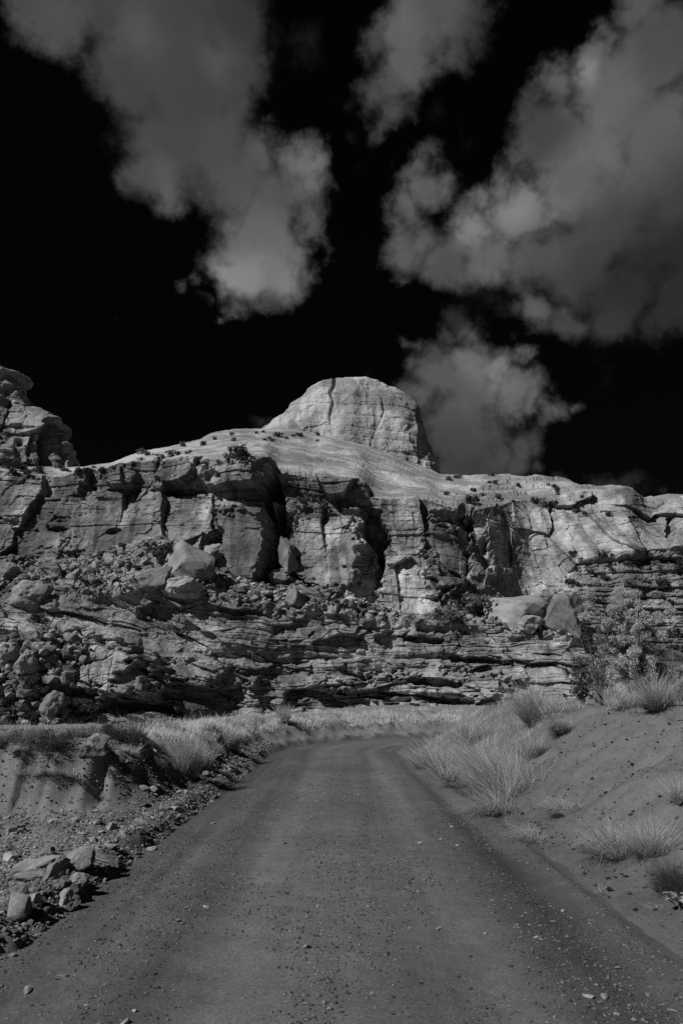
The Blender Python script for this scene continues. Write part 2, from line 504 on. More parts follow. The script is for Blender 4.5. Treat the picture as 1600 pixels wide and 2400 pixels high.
def make_road():
    # stations along the centre line
    st = []
    for y in np.concatenate([np.linspace(-45, 1.5, 24)[:-1], 1.5 * (CY / 1.5) ** np.linspace(0, 1, 380)]):
        st.append((0.0, y, 1.0, 0.0))
    for a in np.linspace(0, math.pi / 2, 170)[1:]:
        st.append((CX - RR * math.cos(a), CY + RR * math.sin(a), math.cos(a), -math.sin(a)))
    for x in np.linspace(CX, CX + 60, 60)[1:]:
        st.append((x, CY + RR, 0.0, -1.0))
    st = np.array(st)
    ds = np.linspace(-HW - 0.28, HW + 0.28, 130)
    X = st[:, 0:1] + st[:, 2:3] * ds[None]
    Y = st[:, 1:2] + st[:, 3:4] * ds[None]
    Z = road_z(X, Y)
    d = ds[None] + 0 * X
    # compacted wheel tracks are paler, loose edges darker, as the material itself
    tone = 0.88 + 0.22 * np.exp(-((d - 0.15) / 1.1) ** 2) + 0.22 * np.exp(-((np.abs(d - 0.1) - 0.8) / 0.28) ** 2) + 0.26 * fbm(d * 1.5, Y * 0.08, 2.0, 3) + 0.07 * fbm(d * 7, Y * 0.25, 5.0, 2)
    tone = tone - 0.16 * sstep(1.3, 2.0, -d) + 0.10 * sstep(1.7, 2.15, d) - 0.14 * np.exp(-((d - 1.6) / 0.3) ** 2)
    V = np.stack([X, Y, Z], -1).reshape(-1, 3)
    me = mesh_np('road', V, grid_faces(*X.shape), M['road'], True, {'tone': tone})
    link('road', me, label='graded dirt road bending out of sight to the right', kind='structure')


make_ground()
make_road()


def hit_ground(u, v, ymax=60.0):
    x, y, z = (float(q) for q in ray(u, v))
    ts = np.linspace(2.0, ymax, 3000)
    gz = ground_z(x * ts, y * ts)
    gz = np.maximum(gz, np.where(np.abs(lateral(x * ts, y * ts)) < HW, 0.0, -9))
    h = CAM[2] + z * ts - gz
    k = np.argmax(h <= 0) if (h <= 0).any() else len(ts) - 1
    return Vector((x * ts[k], y * ts[k], float(gz[k]))), float(ts[k])


# ------------------------------------------------------------------ the canyon wall
US = np.concatenate([np.arange(-640, -60, 12), np.arange(-60, 1660, 2.2), np.arange(1660, 2260, 12)])


def line(pts, k=2, rough=0.0, seed=0):
    p = np.array(pts, float)
    y = np.interp(US, p[:, 0], p[:, 1])
    y = smooth1(y, k)
    if rough:
        y = y + rough * (0.6 * perlin(US / 55, 0.3, seed) + 0.4 * perlin(US / 17, 0.7, seed + 1) + 0.25 * perlin(US / 6, 0.1, seed + 2))
    return y


v0 = line([(-700, 1730), (0, 1712), (150, 1712), (300, 1715), (420, 1715), (520, 1690), (620, 1685), (1200, 1685), (1500, 1660), (2300, 1660)])
Y0 = line([(-700, 40), (-100, 43), (150, 44), (330, 45), (600, 48), (900, 51), (1150, 50), (1330, 46), (1600, 43), (2300, 40)], 8)
v1 = line([(-700, 1420), (0, 1416), (120, 1410), (250, 1402), (360, 1390), (450, 1405), (600, 1432), (660, 1448), (760, 1434), (850, 1462), (950, 1472),
           (1060, 1480), (1150, 1478), (1250, 1486), (1330, 1500), (1420, 1520), (2300, 1530)], 3, 6, 11)
Y1 = line([(-700, 46), (-100, 48), (200, 48), (600, 51), (900, 54), (1150, 54), (1330, 53), (1420, 56), (1600, 56), (2300, 54)], 8)
v2 = line([(-700, 1300), (0, 1302), (130, 1322), (200, 1312), (300, 1290), (370, 1275), (430, 1285), (520, 1352), (600, 1372), (650, 1398), (700, 1385), (760, 1402),
           (850, 1424), (900, 1444), (980, 1466), (1060, 1446), (1180, 1440), (1290, 1400), (1340, 1330), (1400, 1312), (1480, 1302), (1600, 1292), (2300, 1280)], 3, 6, 12)
Y2 = line([(-700, 60), (-100, 60), (200, 59.5), (380, 59), (450, 58), (510, 56.5), (560, 56), (625, 56.2), (660, 56.8), (760, 56.6), (840, 56.4), (900, 57), (980, 57.2),
           (1040, 57.0), (1090, 57.2), (1140, 58.5), (1180, 61), (1230, 63), (1300, 63), (1480, 59.5), (1510, 60.6), (1600, 59.5), (2300, 56)], 3)
v3 = line([(-700, 1105), (0, 1106), (150, 1117), (280, 1088), (370, 1076), (440, 1070), (520, 1080), (600, 1077), (632, 1076), (646, 1104), (680, 1106), (720, 1112), (800, 1127),
           (855, 1133), (866, 1164), (920, 1172), (1000, 1166), (1080, 1182), (1110, 1196), (1150, 1186), (1240, 1170), (1330, 1160), (1400, 1153), (1440, 1150), (1468, 1149),
           (1484, 1158), (1504, 1190), (1530, 1178), (1560, 1172), (2300, 1170)], 1, 5, 13)
Y3 = Y2 + line([(-700, 4), (400, 4), (500, 2.0), (640, 2.0), (700, 3), (1100, 3.2), (1200, 5), (2300, 5)], 6)
v4 = line([(-700, 1092), (0, 1096), (190, 1094), (265, 1083), (330, 1058), (410, 1043), (470, 1028), (500, 1012), (560, 1005), (690, 1004), (730, 1014), (800, 1030), (870, 1048), (950, 1078), (1010, 1100),
           (1030, 1111), (1100, 1114), (1200, 1112), (1250, 1119), (1300, 1129), (1370, 1142), (1420, 1150), (1440, 1147), (1466, 1146), (1482, 1155), (1504, 1186), (1530, 1174), (1560, 1168), (2300, 1166)], 1, 3, 14)
Y4 = line([(-700, 95), (0, 92), (200, 88), (330, 92), (500, 105), (600, 118), (800, 118), (1000, 112), (1100, 104), (1250, 98), (1330, 88), (1400, 78), (1480, 70), (1510, 72), (2300, 72)], 6)
Y4 = np.maximum(Y4, Y3 + 4)


def sm(a):
    return np.stack([smooth1(a[:, i], 14) for i in range(3)], -1)


def segs(pa, pb, n, t_pow=1.0, first=False):
    t_ = np.linspace(0, 1, n + 1)[(0 if first else 1):] ** t_pow
    q = t_[:, None, None]
    a, b = sm(pa), sm(pb)
    return a[None] * (1 - q) + b[None] * q + (pa - a)[None] * sstep(0.12, 0, q) + (pb - b)[None] * sstep(0.88, 1, q), t_


pts = [at(US, v0, Y0), at(US, v1, Y1), at(US, v2, Y2), at(US, v3, Y3), at(US, v4, Y4)]
pts[0][:, 2] = np.minimum(pts[0][:, 2], -0.4)
back = pts[4] + np.array((0, 45, -26.0))
S = [segs(pts[0], pts[1], 200, 1, True), segs(pts[1], pts[2], 95), segs(pts[2], pts[3], 215), segs(pts[3], pts[4], 110), segs(pts[4], back, 10)]
NR = [len(s[1]) for s in S]
B = np.concatenate([s[0] for s in S])
ROW = np.concatenate([np.full(n, i) for i, n in enumerate(NR)])
TT = np.concatenate([s[1] for s in S])
ROWS, COLS = B.shape[:2]
LEV = (ROW + TT)[:, None] + 0 * US[None, :]            # 0..1 lower wall, 1..2 bench, 2..3 upper wall, 3..4 slickrock
U = US[None, :] + 0 * LEV
_, Vp = project(B)
X, Yb, Z = (B[..., i].astype(np.float32) for i in range(3))
wLow = sstep(1.06, 0.97, LEV)
wBen = sstep(0.97, 1.06, LEV) * sstep(2.05, 1.96, LEV)
wUp = sstep(1.96, 2.05, LEV) * sstep(3.10, 2.98, LEV)
wSl = sstep(2.98, 3.10, LEV)
# the far right is a flight of thin ledges instead of a bench
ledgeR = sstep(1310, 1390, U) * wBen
rubL = sstep(330, 120, U + 0.4 * (Vp - 1560)) * sstep(1455, 1520, Vp)   # boulder rubble low on the left


JAG = 0.42 * perlin(U / 26, Vp / 15, 5.5) + 0.28 * perlin(U / 10, Vp / 7, 6.5)


def blob(u, v, ru, rv, p=1.0, ang=0.0):
    a = R(ang)
    du, dv = U - u, Vp - v
    x = (du * math.cos(a) + dv * math.sin(a)) / ru
    y = (-du * math.sin(a) + dv * math.cos(a)) / rv
    jag = JAG
    return sstep(1.12, 0.86 / p, np.hypot(x, y) + jag)


def strip(pts_, soft=3.0):
    """mask between two ragged edges: rows of (v, u_left, u_right)"""
    p = np.array(pts_, float)
    ul, ur = np.interp(Vp, p[:, 0], p[:, 1]), np.interp(Vp, p[:, 0], p[:, 2])
    j = 11 * perlin(U / 34, Vp / 17, 3.3) + 5 * perlin(U / 11, Vp / 6, 4.4)
    m = sstep(ul - soft, ul + soft, U + j) * sstep(ur + soft, ur - soft, U + j)
    return m * sstep(p[0, 0] - 6, p[0, 0] + 4, Vp) * sstep(p[-1, 0] + 6, p[-1, 0] - 4, Vp)


# --- bedding: steps of unequal beds whose hardness changes along the wall
def bedding(zz, seed, tmin, tmax, amp, along):
    r = np.random.RandomState(seed)
    edges = np.cumsum(r.uniform(tmin, tmax, 400)) - 20
    idx = np.searchsorted(edges, zz.ravel()).reshape(zz.shape)
    offs = r.uniform(-1, 1, 402)
    f = np.clip((zz - edges[np.clip(idx - 1, 0, 399)]) / (edges[np.clip(idx, 0, 399)] - edges[np.clip(idx - 1, 0, 399)] + 1e-6), 0, 1)
    o = offs[idx] * 0.55 + 0.75 * perlin(along, idx * 3.17, seed * 1.1)
    lip = -0.9 * (np.abs(f * 2 - 1) ** 8)               # the joint between two beds is recessed
    return amp * (o + 0.5 * lip), idx


dip = 0.16 * np.clip((700 - U) / 400, -0.1, 1) * (X + 6)
zz = Z + dip + 0.5 * fbm(X * 0.09, Z * 0.12, 2.0, 3) + 0.16 * fbm(X * 0.5, Z * 0.5, 4.0, 2)
bedL, idL = bedding(zz, 3, 0.22, 1.25, 0.55, X * 0.16)
bedL2, _ = bedding(zz + 0.25 * perlin(X * 0.25, Z * 0.3, 9), 9, 0.12, 0.4, 0.16, X * 0.4)
zu = Z + 0.05 * X + 0.5 * fbm(X * 0.07, Z * 0.1, 6.0, 3)
bedU, idU = bedding(zu, 5, 0.35, 2.2, 0.30, X * 0.14)
bedU2, _ = bedding(zu, 15, 0.12, 0.5, 0.13, X * 0.3)

# --- jointed blocks with tilted faces
def blocks(x, z, sx, sz, seed, amp, tilt, crack, cw=0.05):
    wx = x / sx + 0.10 * perlin(x / sx * 1.3, z / sz * 1.3, seed)
    wz = z / sz + 0.10 * perlin(x / sx * 1.3, z / sz * 1.3, seed + 5)
    f1, f2, ox, oz, a, b, c = cells(wx, wz, seed)
    return amp * (a - 0.5) * 2 + tilt * ((b - 0.5) * 2 * ox + (c - 0.5) * 2 * oz) - crack * sstep(cw, 0.0, f2 - f1), a


bl1, ra = blocks(X + 0.3 * zz, zz, 3.6, 1.25, 1, 0.42, 0.85, 0.18)
bl2, _ = blocks(X, zz, 1.25, 0.5, 2, 0.15, 0.30, 0.06)
bu1, rb_ = blocks(X + 0.12 * Z, Z, 4.6, 6.5, 3, 0.60, 1.7, 0.06, 0.02)
bu2, _ = blocks(X, Z, 1.7, 2.0, 4, 0.14, 0.36, 0.07, 0.04)
bu3, _ = blocks(X, Z, 0.7, 0.6, 5, 0.05, 0.12, 0.02, 0.06)
big = fbm(X * 0.07, Z * 0.09, 1.0, 3)
mid = fbm(X * 0.45, Z * 0.45, 3.0, 4)
fine = fbm(X * 2.1, Z * 2.1, 5.0, 3)

smoothL = np.clip(blob(225, 1560, 150, 60, 1, 14) + blob(470, 1560, 130, 34, 1, 6) + blob(960, 1525, 120, 34, 1, 4), 0, 1)
rampL = 1 - 0.62 * smoothL
bigL = sstep(800, 480, U)
slabs, rs_ = blocks(X + 0.5 * zz, zz, 6.2, 1.9, 7, 0.42, 1.4, 0.25, 0.03)
low = rampL * ((0.55 - 0.15 * bigL) * bedL + (0.75 - 0.5 * bigL) * bedL2 + (0.8 - 0.35 * bigL) * bl1 + (1 - 0.45 * bigL) * bl2 + bigL * slabs) + 0.6 * big + 0.20 * mid + 0.06 * fine
# hollows and overhangs read off the wall
low = low - 1.0 * blob(352, 1432, 36, 22) - 0.5 * blob(250, 1640, 150, 16, 1, 12) - 0.8 * blob(340, 1575, 60, 16, 1, -22) - 0.8 * blob(545, 1610, 34, 40, 1, -40) \
    - 1.2 * blob(300, 1660, 90, 14) + 1.4 * blob(225, 1560, 150, 60, 1, 14) + 0.9 * blob(500, 1585, 110, 30, 1, 8) - 1.0 * blob(1120, 1548, 80, 9, 1, 5) - 0.9 * blob(985, 1500, 60, 8, 1, 6) \
    - 1.1 * blob(1010, 1600, 80, 10, 1, 6) - 1.2 * blob(950, 1636, 130, 11, 1, 4) - 1.0 * blob(905, 1500, 26, 20) + 0.8 * blob(1000, 1610, 200, 40)
low = low - 0.45 * sstep(0.0, 0.35, 0.35 - np.abs(zz % 3.3 - 1.2)) * sstep(-0.1, 0.3, perlin(X * 0.11, 0.4, 4.0))

# rubble: heaped stones of three sizes
def heap(x, y, z, size, seed):
    f1, f2, ox, oz, a, b, c = cells((x + 0.4 * z) / size, (y * 0.8 + z) / size, seed)
    return size * (0.62 * np.sqrt(np.clip(1 - (f1 * 1.55) ** 2, 0, 1)) * (0.35 + 0.9 * a) + 0.35 * ((b - 0.5) * ox + (c - 0.5) * oz)) - 0.3 * size * sstep(0.1, 0, f2 - f1)


rub = 0.55 * heap(X, Yb, Z, 1.5, 21) + 0.45 * heap(X, Yb, Z, 0.72, 22) + 0.4 * heap(X, Yb, Z, 0.38, 23) + 0.25 * mid + 0.7 * big
low = low * (1 - rubL) + (0.6 * big + 1.0 * heap(X, Z * 1.2, 0 * Z, 1.9, 24) + 0.8 * heap(X, Z * 1.2, 0 * Z, 0.95, 25) + 0.7 * heap(X, Z * 1.2, 0 * Z, 0.5, 26) - 0.6) * rubL

rw = 1 - 0.55 * sstep(1130, 1200, U)
up = rw * (0.55 * bedU + 0.5 * bedU2) + bu1 * (0.4 + 0.6 * rw) + 0.5 * (1 - rw) * blocks(X + 0.05 * Z, Z, 2.4, 9.0, 6, 0.4, 1.0, 0.04, 0.03)[0] + 0.6 * bu2 + 0.8 * bu3 + 1.1 * big + 0.10 * mid + 0.04 * fine
pillar = strip([(1195, 505, 625), (1235, 512, 628), (1290, 522, 622), (1330, 530, 612), (1362, 548, 600)], 3)
smoothU = np.clip(pillar + blob(250, 1250, 200, 50) * 0.6 + blob(60, 1280, 110, 60) * 0.5 + blob(760, 1300, 110, 100) * 0.5 + blob(1045, 1290, 60, 90) * 0.6, 0, 1)
up = up * (1 - 0.68 * smoothU) + smoothU * 0.5 * big
slot1 = strip([(1112, 628, 645), (1130, 622, 654), (1180, 616, 668), (1240, 622, 672), (1290, 620, 656), (1330, 608, 648), (1360, 600, 636), (1398, 604, 634)])
slot2 = strip([(1184, 856, 868), (1200, 852, 884), (1220, 850, 894), (1262, 852, 908), (1290, 882, 900), (1330, 893, 899)])
slot3 = strip([(1206, 1096, 1116), (1220, 1094, 1128), (1250, 1104, 1142), (1290, 1118, 1150), (1330, 1132, 1152)])
up = up + 0.9 * pillar + 0.35 * blob(565, 1140, 95, 70) - (3.4 + 2.6 * perlin(X * 0.7, Z * 0.4, 2.2)) * slot1 - (3.0 + 2.2 * perlin(X * 0.7, Z * 0.4, 3.2)) * slot2 - (1.3 + 2.0 * perlin(X * 0.8, Z * 0.6, 4.2)) * slot3 - 2.4 * blob(498, 1268, 24, 36, 1, 12) \
    - 1.6 * blob(660, 1240, 26, 60) + 0.7 * blob(760, 1290, 90, 110) - 1.6 * blob(735, 1384, 30, 10, 1, 14) + 0.8 * blob(430, 1112, 66, 26) - 1.3 * blob(430, 1142, 70, 7) \
    + 0.8 * blob(285, 1118, 34, 22) - 1.2 * blob(285, 1144, 36, 6) - 1.1 * blob(500, 1086, 28, 12, 1, 10) - 1.0 * blob(200, 1150, 16, 20) - 0.8 * blob(130, 1238, 20, 6) \
    - 0.9 * blob(262, 1242, 18, 7, 1, -15) - 1.4 * blob(1090, 1200, 26, 22) - 1.4 * blob(1062, 1212, 22, 8) + 0.7 * blob(1045, 1300, 50, 90) - 1.2 * blob(1570, 1235, 12, 22)

# faces of the buttresses that turn away to the right
facet2 = strip([(1285, 832, 898), (1340, 835, 893), (1420, 820, 880)]) * np.clip((U - 825) / 70, 0, 1)
facet3 = strip([(1190, 1015, 1110), (1270, 1010, 1105), (1350, 1030, 1100)]) * np.clip((U - 1010) / 100, 0, 1)
up = up - 1.7 * facet2 - 2.2 * facet3
# thin ledges at the far right
zr_ = Z + 0.03 * X + 0.4 * fbm(X * 0.08, Z * 0.1, 8.0, 3)
bedR, _ = bedding(zr_, 31, 0.25, 0.9, 0.75, X * 0.12)
ben = rub * (1 - ledgeR) + (1.3 * bedR + 0.5 * bl2 + 0.7 * bu2 + 0.5 * heap(X, Yb, Z, 0.9, 27) + 0.25 * mid + 0.05 * fine) * ledgeR
xb = Z + 0.18 * Yb + 0.8 * fbm(X * 0.04, Yb * 0.04, 2.2, 3)
bedS, _ = bedding(xb + 0.08 * X, 41, 0.4, 1.4, 0.22, X * 0.08 + Yb * 0.05)
rightS = sstep(1040, 1140, U)
slick = bedS * (0.55 + 1.6 * rightS) + 1.4 * fbm(X * 0.05, Yb * 0.05, 7.0, 3) * sstep(3.0, 3.4, LEV) * sstep(4.0, 3.8, LEV) + 0.12 * fbm(X * 0.6, Yb * 0.6, 8.0, 4) \
    + rightS * (0.6 * bu2 + 0.25 * blocks(X, Yb, 4.0, 3.0, 8, 0.5, 0.8, 0.3)[0])
slick = slick * (1 - 0.8 * sstep(3.6, 3.99, LEV))

DW = np.stack([0 * X - 0.10, 0 * X - 0.985, 0 * X + 0.05], -1)
DB = np.stack([0 * X, 0 * X - 0.6, 0 * X + 0.8], -1)
DB = DB * (1 - ledgeR[..., None]) + DW * ledgeR[..., None]
DS = np.stack([0 * X, 0 * X - 0.35, 0 * X + 0.93], -1)
top_fade = 1 - 0.75 * sstep(2.90, 3.0, LEV) * sstep(3.08, 3.0, LEV)
P = B + (wLow * low)[..., None] * DW + (wBen * ben)[..., None] * DB + (wUp * up)[..., None] * DW + (wSl * slick)[..., None] * DS

# --- rock tone: varnish, seep stains, fresh pale scars, and some shade painted in
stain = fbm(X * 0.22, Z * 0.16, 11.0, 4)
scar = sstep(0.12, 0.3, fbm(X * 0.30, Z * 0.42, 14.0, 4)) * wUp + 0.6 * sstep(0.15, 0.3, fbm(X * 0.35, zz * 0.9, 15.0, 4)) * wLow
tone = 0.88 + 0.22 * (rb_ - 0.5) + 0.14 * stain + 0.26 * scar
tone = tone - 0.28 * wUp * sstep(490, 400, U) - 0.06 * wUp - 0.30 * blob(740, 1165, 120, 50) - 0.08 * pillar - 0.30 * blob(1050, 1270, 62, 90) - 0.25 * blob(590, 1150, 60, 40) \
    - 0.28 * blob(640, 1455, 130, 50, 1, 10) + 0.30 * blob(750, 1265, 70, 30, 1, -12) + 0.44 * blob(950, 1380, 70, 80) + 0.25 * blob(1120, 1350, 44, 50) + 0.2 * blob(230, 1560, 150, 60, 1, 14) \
    + 0.02 * wUp * sstep(1150, 1200, U) - 0.16 * wSl * rightS - 0.30 * wUp * sstep(0.10, 0.38, fbm(X * 0.9 + 0.1 * Z, Z * 0.06, 21.0, 4)) + 0.30 * bigL * wLow * (rs_ - 0.45) - 0.26 * blob(480, 1650, 150, 40, 1, 4) - 0.16 * blob(760, 1600, 160, 70) - 0.26 * ledgeR - 0.36 * sstep(1360, 1410, U) * wLow + 0.24 * wSl - 0.16 * wSl * blob(640, 1022, 100, 14) + 0.1 * blob(470, 1560, 120, 30)  # paints shade on right ledges and lower-right wall, grazing-light dimness on left upper wall
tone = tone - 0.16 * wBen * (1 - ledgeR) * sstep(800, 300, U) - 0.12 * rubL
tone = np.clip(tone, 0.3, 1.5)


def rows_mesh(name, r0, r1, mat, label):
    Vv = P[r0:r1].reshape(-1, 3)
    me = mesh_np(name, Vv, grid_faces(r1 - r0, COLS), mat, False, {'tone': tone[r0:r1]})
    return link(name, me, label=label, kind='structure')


e1 = NR[0]; e2 = e1 + NR[1]; e3 = e2 + NR[2]
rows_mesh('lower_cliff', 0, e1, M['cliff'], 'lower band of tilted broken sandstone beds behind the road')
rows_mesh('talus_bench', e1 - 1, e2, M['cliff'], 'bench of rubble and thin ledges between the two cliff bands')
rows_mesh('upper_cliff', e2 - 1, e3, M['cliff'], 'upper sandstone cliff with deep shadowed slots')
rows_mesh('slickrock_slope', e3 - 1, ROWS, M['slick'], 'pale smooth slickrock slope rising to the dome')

PU, PV = project(P)
PF = P.reshape(-1, 3); PUF, PVF = PU.ravel(), PV.ravel()
ok = (LEV.ravel() < 3.99)


def hit_cliff(u, v, tol=5.0):
    d2 = (PUF - u) ** 2 + (PVF - v) ** 2
    near = np.where((d2 < tol * tol) & ok)[0]
    if len(near) == 0:
        near = np.array([np.argmin(np.where(ok, d2, 1e9))])
    k = near[np.argmin(PF[near, 1])]
    return Vector(PF[k].tolist())


# ------------------------------------------------------------------ dome and left butte: closed bodies with their own plan and profile
def butte(name, Yc, left, right, nrow, ncol, depth, power, seed, label, disp, mat, extra=None, tone0=1.0):
    l, r = np.array(left, float), np.array(right, float)
    vt, vb = min(l[0, 1], r[0, 1]), max(l[-1, 1], r[-1, 1])
    vs = vt + (vb - vt) * np.linspace(0, 1, nrow) ** 1.35
    ul, ur = np.interp(vs, l[:, 1], l[:, 0]), np.interp(vs, r[:, 1], r[:, 0])
    a, b = at(ul, vs, Yc), at(ur, vs, Yc)
    hwt = np.ones(nrow)
    xm, hw, z = (a[:, 0] + b[:, 0]) / 2, (b[:, 0] - a[:, 0]) / 2, a[:, 2]
    # denser columns towards the front
    th = np.linspace(0, 2 * math.pi, ncol + 1)
    th = th + 0.35 * np.sin(2 * th) * 0
    ca, sa = np.cos(th), np.sin(th)
    px = np.sign(ca) * np.abs(ca) ** (2 / power); py = -np.sign(sa) * np.abs(sa) ** (2 / power)
    Xd = xm[:, None] + hw[:, None] * px[None]
    Yd = Yc + depth * hw[:, None] * py[None]
    Zd = z[:, None] + 0 * Xd
    nx, ny = ca[None] + 0 * Xd, -sa[None] + 0 * Xd
    uu, vv = project(np.stack([Xd, Yd, Zd], -1))
    d = disp(Xd, Yd, Zd, uu, vv) * sstep(-0.02, 0.05, np.linspace(0, 1, nrow))[:, None]
    Xd = Xd + d * nx; Yd = Yd + d * ny; Zd = Zd + 0.25 * d
    Xd[0] = xm[0]; Yd[0] = Yc; Zd[0] = Zd[1].mean()
    Xd[:, -1] = Xd[:, 0]; Yd[:, -1] = Yd[:, 0]; Zd[:, -1] = Zd[:, 0]
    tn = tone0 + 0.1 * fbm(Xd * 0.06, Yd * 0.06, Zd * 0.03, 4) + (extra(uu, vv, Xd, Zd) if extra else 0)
    Vv = np.stack([Xd, Yd, Zd], -1).reshape(-1, 3)
    me = mesh_np(name, Vv, grid_faces(nrow, ncol + 1)[:, ::-1], mat, False, {'tone': np.clip(tn, 0.3, 1.6)})
    return link(name, me, label=label, kind='structure')


def dome_disp(x, y, z, u, v):
    g = 1.8 * fbm(x * 0.03, y * 0.03, z * 0.03, 4, 3) + 0.28 * fbm(x * 0.25, y * 0.25, z * 0.10, 4, 5)
    b1 = 0.22 * blocks(x + 0.3 * z, z, 9.0, 16.0, 11, 0.25, 1.3, 0.2, 0.012)[0] + 0.3 * blocks(x + 0.4 * z, z, 2.2, 6.0, 12, 0.16, 0.5, 0.12, 0.03)[0] - 0.9 * np.abs(perlin(x * 0.13 + 0.03 * z, y * 0.05, z * 0.025, 4)) - 0.5 * np.abs(perlin(x * 0.35, y * 0.1, z * 0.05, 5)) + 0.2 * fbm(x * 0.5, z * 0.5, y * 0.2, 4, 9)
    gro = -0.9 * np.exp(-((u - np.interp(v, [895, 915, 930, 960, 1000, 1040], [778, 770, 779, 772, 776, 752])) / 3.2) ** 2) * sstep(1000, 960, v) * (1 + 2.2 * sstep(918, 898, v)) - 0.22 * np.exp(-((u - np.interp(v, [905, 960, 1030], [885, 905, 872])) / 3.5) ** 2) * sstep(905, 930, v)
    led = 0.8 * sstep(0.0, 0.5, perlin(x * 0.09, z * 0.05, 3.3))
    pale = bedding(z + 0.1 * x + 1.5 * fbm(x * 0.03, y * 0.03, z * 0.03, 2, 8), 51, 1.2, 4.0, 0.3, x * 0.03)[0]
    return g + b1 + gro + led + pale


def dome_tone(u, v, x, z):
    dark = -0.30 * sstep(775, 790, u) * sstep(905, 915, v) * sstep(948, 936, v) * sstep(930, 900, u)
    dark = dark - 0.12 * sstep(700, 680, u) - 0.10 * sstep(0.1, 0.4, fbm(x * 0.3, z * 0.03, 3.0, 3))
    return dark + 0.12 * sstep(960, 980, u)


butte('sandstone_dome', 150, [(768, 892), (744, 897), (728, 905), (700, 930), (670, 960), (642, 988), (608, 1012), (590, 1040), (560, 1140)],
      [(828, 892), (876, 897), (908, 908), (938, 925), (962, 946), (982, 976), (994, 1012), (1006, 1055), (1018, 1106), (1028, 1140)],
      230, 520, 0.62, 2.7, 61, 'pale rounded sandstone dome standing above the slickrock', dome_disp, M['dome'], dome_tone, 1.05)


def left_disp(x, y, z, u, v):
    g = 2.0 * fbm(x * 0.06, y * 0.06, z * 0.04, 4, 13) + 0.5 * fbm(x * 0.4, y * 0.4, z * 0.3, 4, 15)
    b1 = blocks(x, z, 5.0, 5.5, 14, 0.9, 1.4, 0.7, 0.03)[0] + blocks(x, z, 1.9, 1.7, 15, 0.35, 0.5, 0.3, 0.05)[0]
    s = -5.0 * np.exp(-(((u - np.interp(v, [960, 1010, 1090], [100, 118, 112])) / 13) ** 2)) * sstep(985, 1010, v)
    s = s - 1.8 * np.exp(-(((u - 48) / 9) ** 2 + ((v - 1038) / 9) ** 2))
    return g + b1 + s


butte('sandstone_butte', 100, [(-200, 868), (-360, 900), (-400, 1000), (-420, 1120)],
      [(-20, 868), (14, 872), (44, 884), (58, 896), (84, 928), (106, 962), (132, 992), (164, 1016), (180, 1046), (193, 1062), (196, 1096), (200, 1125)],
      170, 620, 0.35, 2.9, 71, 'rugged sandstone butte cut by a dark cleft at the left edge', left_disp, M['cliff'],
      lambda u, v, x, z: -0.1 + 0 * u, 0.82)

# ------------------------------------------------------------------ boulders and stones
def boulder_mesh(seed, sub=3, cuts=9, rough=0.06, keep=(0.5, 0.85), mat='boulder', bands=0.0, blocky=True):
    bm = bmesh.new()
    bmesh.ops.create_icosphere(bm, subdivisions=sub, radius=1.0)
    V = np.array([v.co[:] for v in bm.verts]); F = np.array([[v.index for v in f.verts] for f in bm.faces])
    bm.free()
    r = np.random.RandomState(seed)
    ax = [np.array(q, float) for q in ((1, 0, 0), (-1, 0, 0), (0, 1, 0), (0, -1, 0), (0, 0, 1), (0, 0, -1))] if blocky else []
    for c_ in range(cuts + len(ax)):
        n = (ax[c_] + r.normal(0, 0.32, 3)) if c_ < len(ax) else r.normal(size=3)
        n /= np.linalg.norm(n)
        h = r.uniform(0.52, 0.78) if c_ < len(ax) else r.uniform(*keep)
        d = V @ n
        V = V - np.clip(d - h, 0, None)[:, None] * n[None]
    nn = fbm(V[:, 0] * 1.6, V[:, 1] * 1.6, V[:, 2] * 2.4, 5, seed % 50, 0.55)
    V = V * (1 + rough * nn)[:, None]
    if bands:
        V = V * (1 + bands * np.sin(V[:, 2] * 16 + 2 * V[:, 0]) ** 3)[:, None]
    V = V - (V.max(0) + V.min(0)) / 2
    V = V / np.abs(V).max(0)
    return mesh_np('boulder', V, F, M[mat])


BM = [boulder_mesh(100 + i, 4, 9 + i % 5, 0.17, (0.5, 0.8)) for i in range(7)] + [boulder_mesh(120 + i, 4, 9, 0.16, (0.6, 0.88), blocky=False) for i in range(3)] + [boulder_mesh(140, 4, 7, 0.05, (0.5, 0.8), bands=0.022)]
SM = [boulder_mesh(200 + i, 2, 8, 0.05, (0.45, 0.85)) for i in range(7)]
RM = [boulder_mesh(230 + i, 1, 6, 0.05, (0.5, 0.85), 'stone') for i in range(6)]


def on_cliff(u, v, w_, h_, kind, label, tilt=(0, 0, 0), dep=0.8, name='boulder', group=None, meshes=BM, back=0.15):
    """a boulder centred on pixel (u, v) whose outline is w_ by h_ pixels, resting on the rock there"""
    p = hit_cliff(u, v + h_ * 0.4)
    k = p.y / FPX / math.cos(PITCH) * (1.02 if name == 'boulder' else 0.86)
    sx, sz = w_ * k / 2, h_ * k / 2
    o = link(name, meshes[kind], label=label, cat='rock', group=group)
    o.scale = (sx, (sx + sz) / 2 * dep, sz)
    o.location = (p.x, p.y + back * sx, p.z + 0.55 * sz)
    o.rotation_euler = tuple(R(a) for a in tilt)
    return o


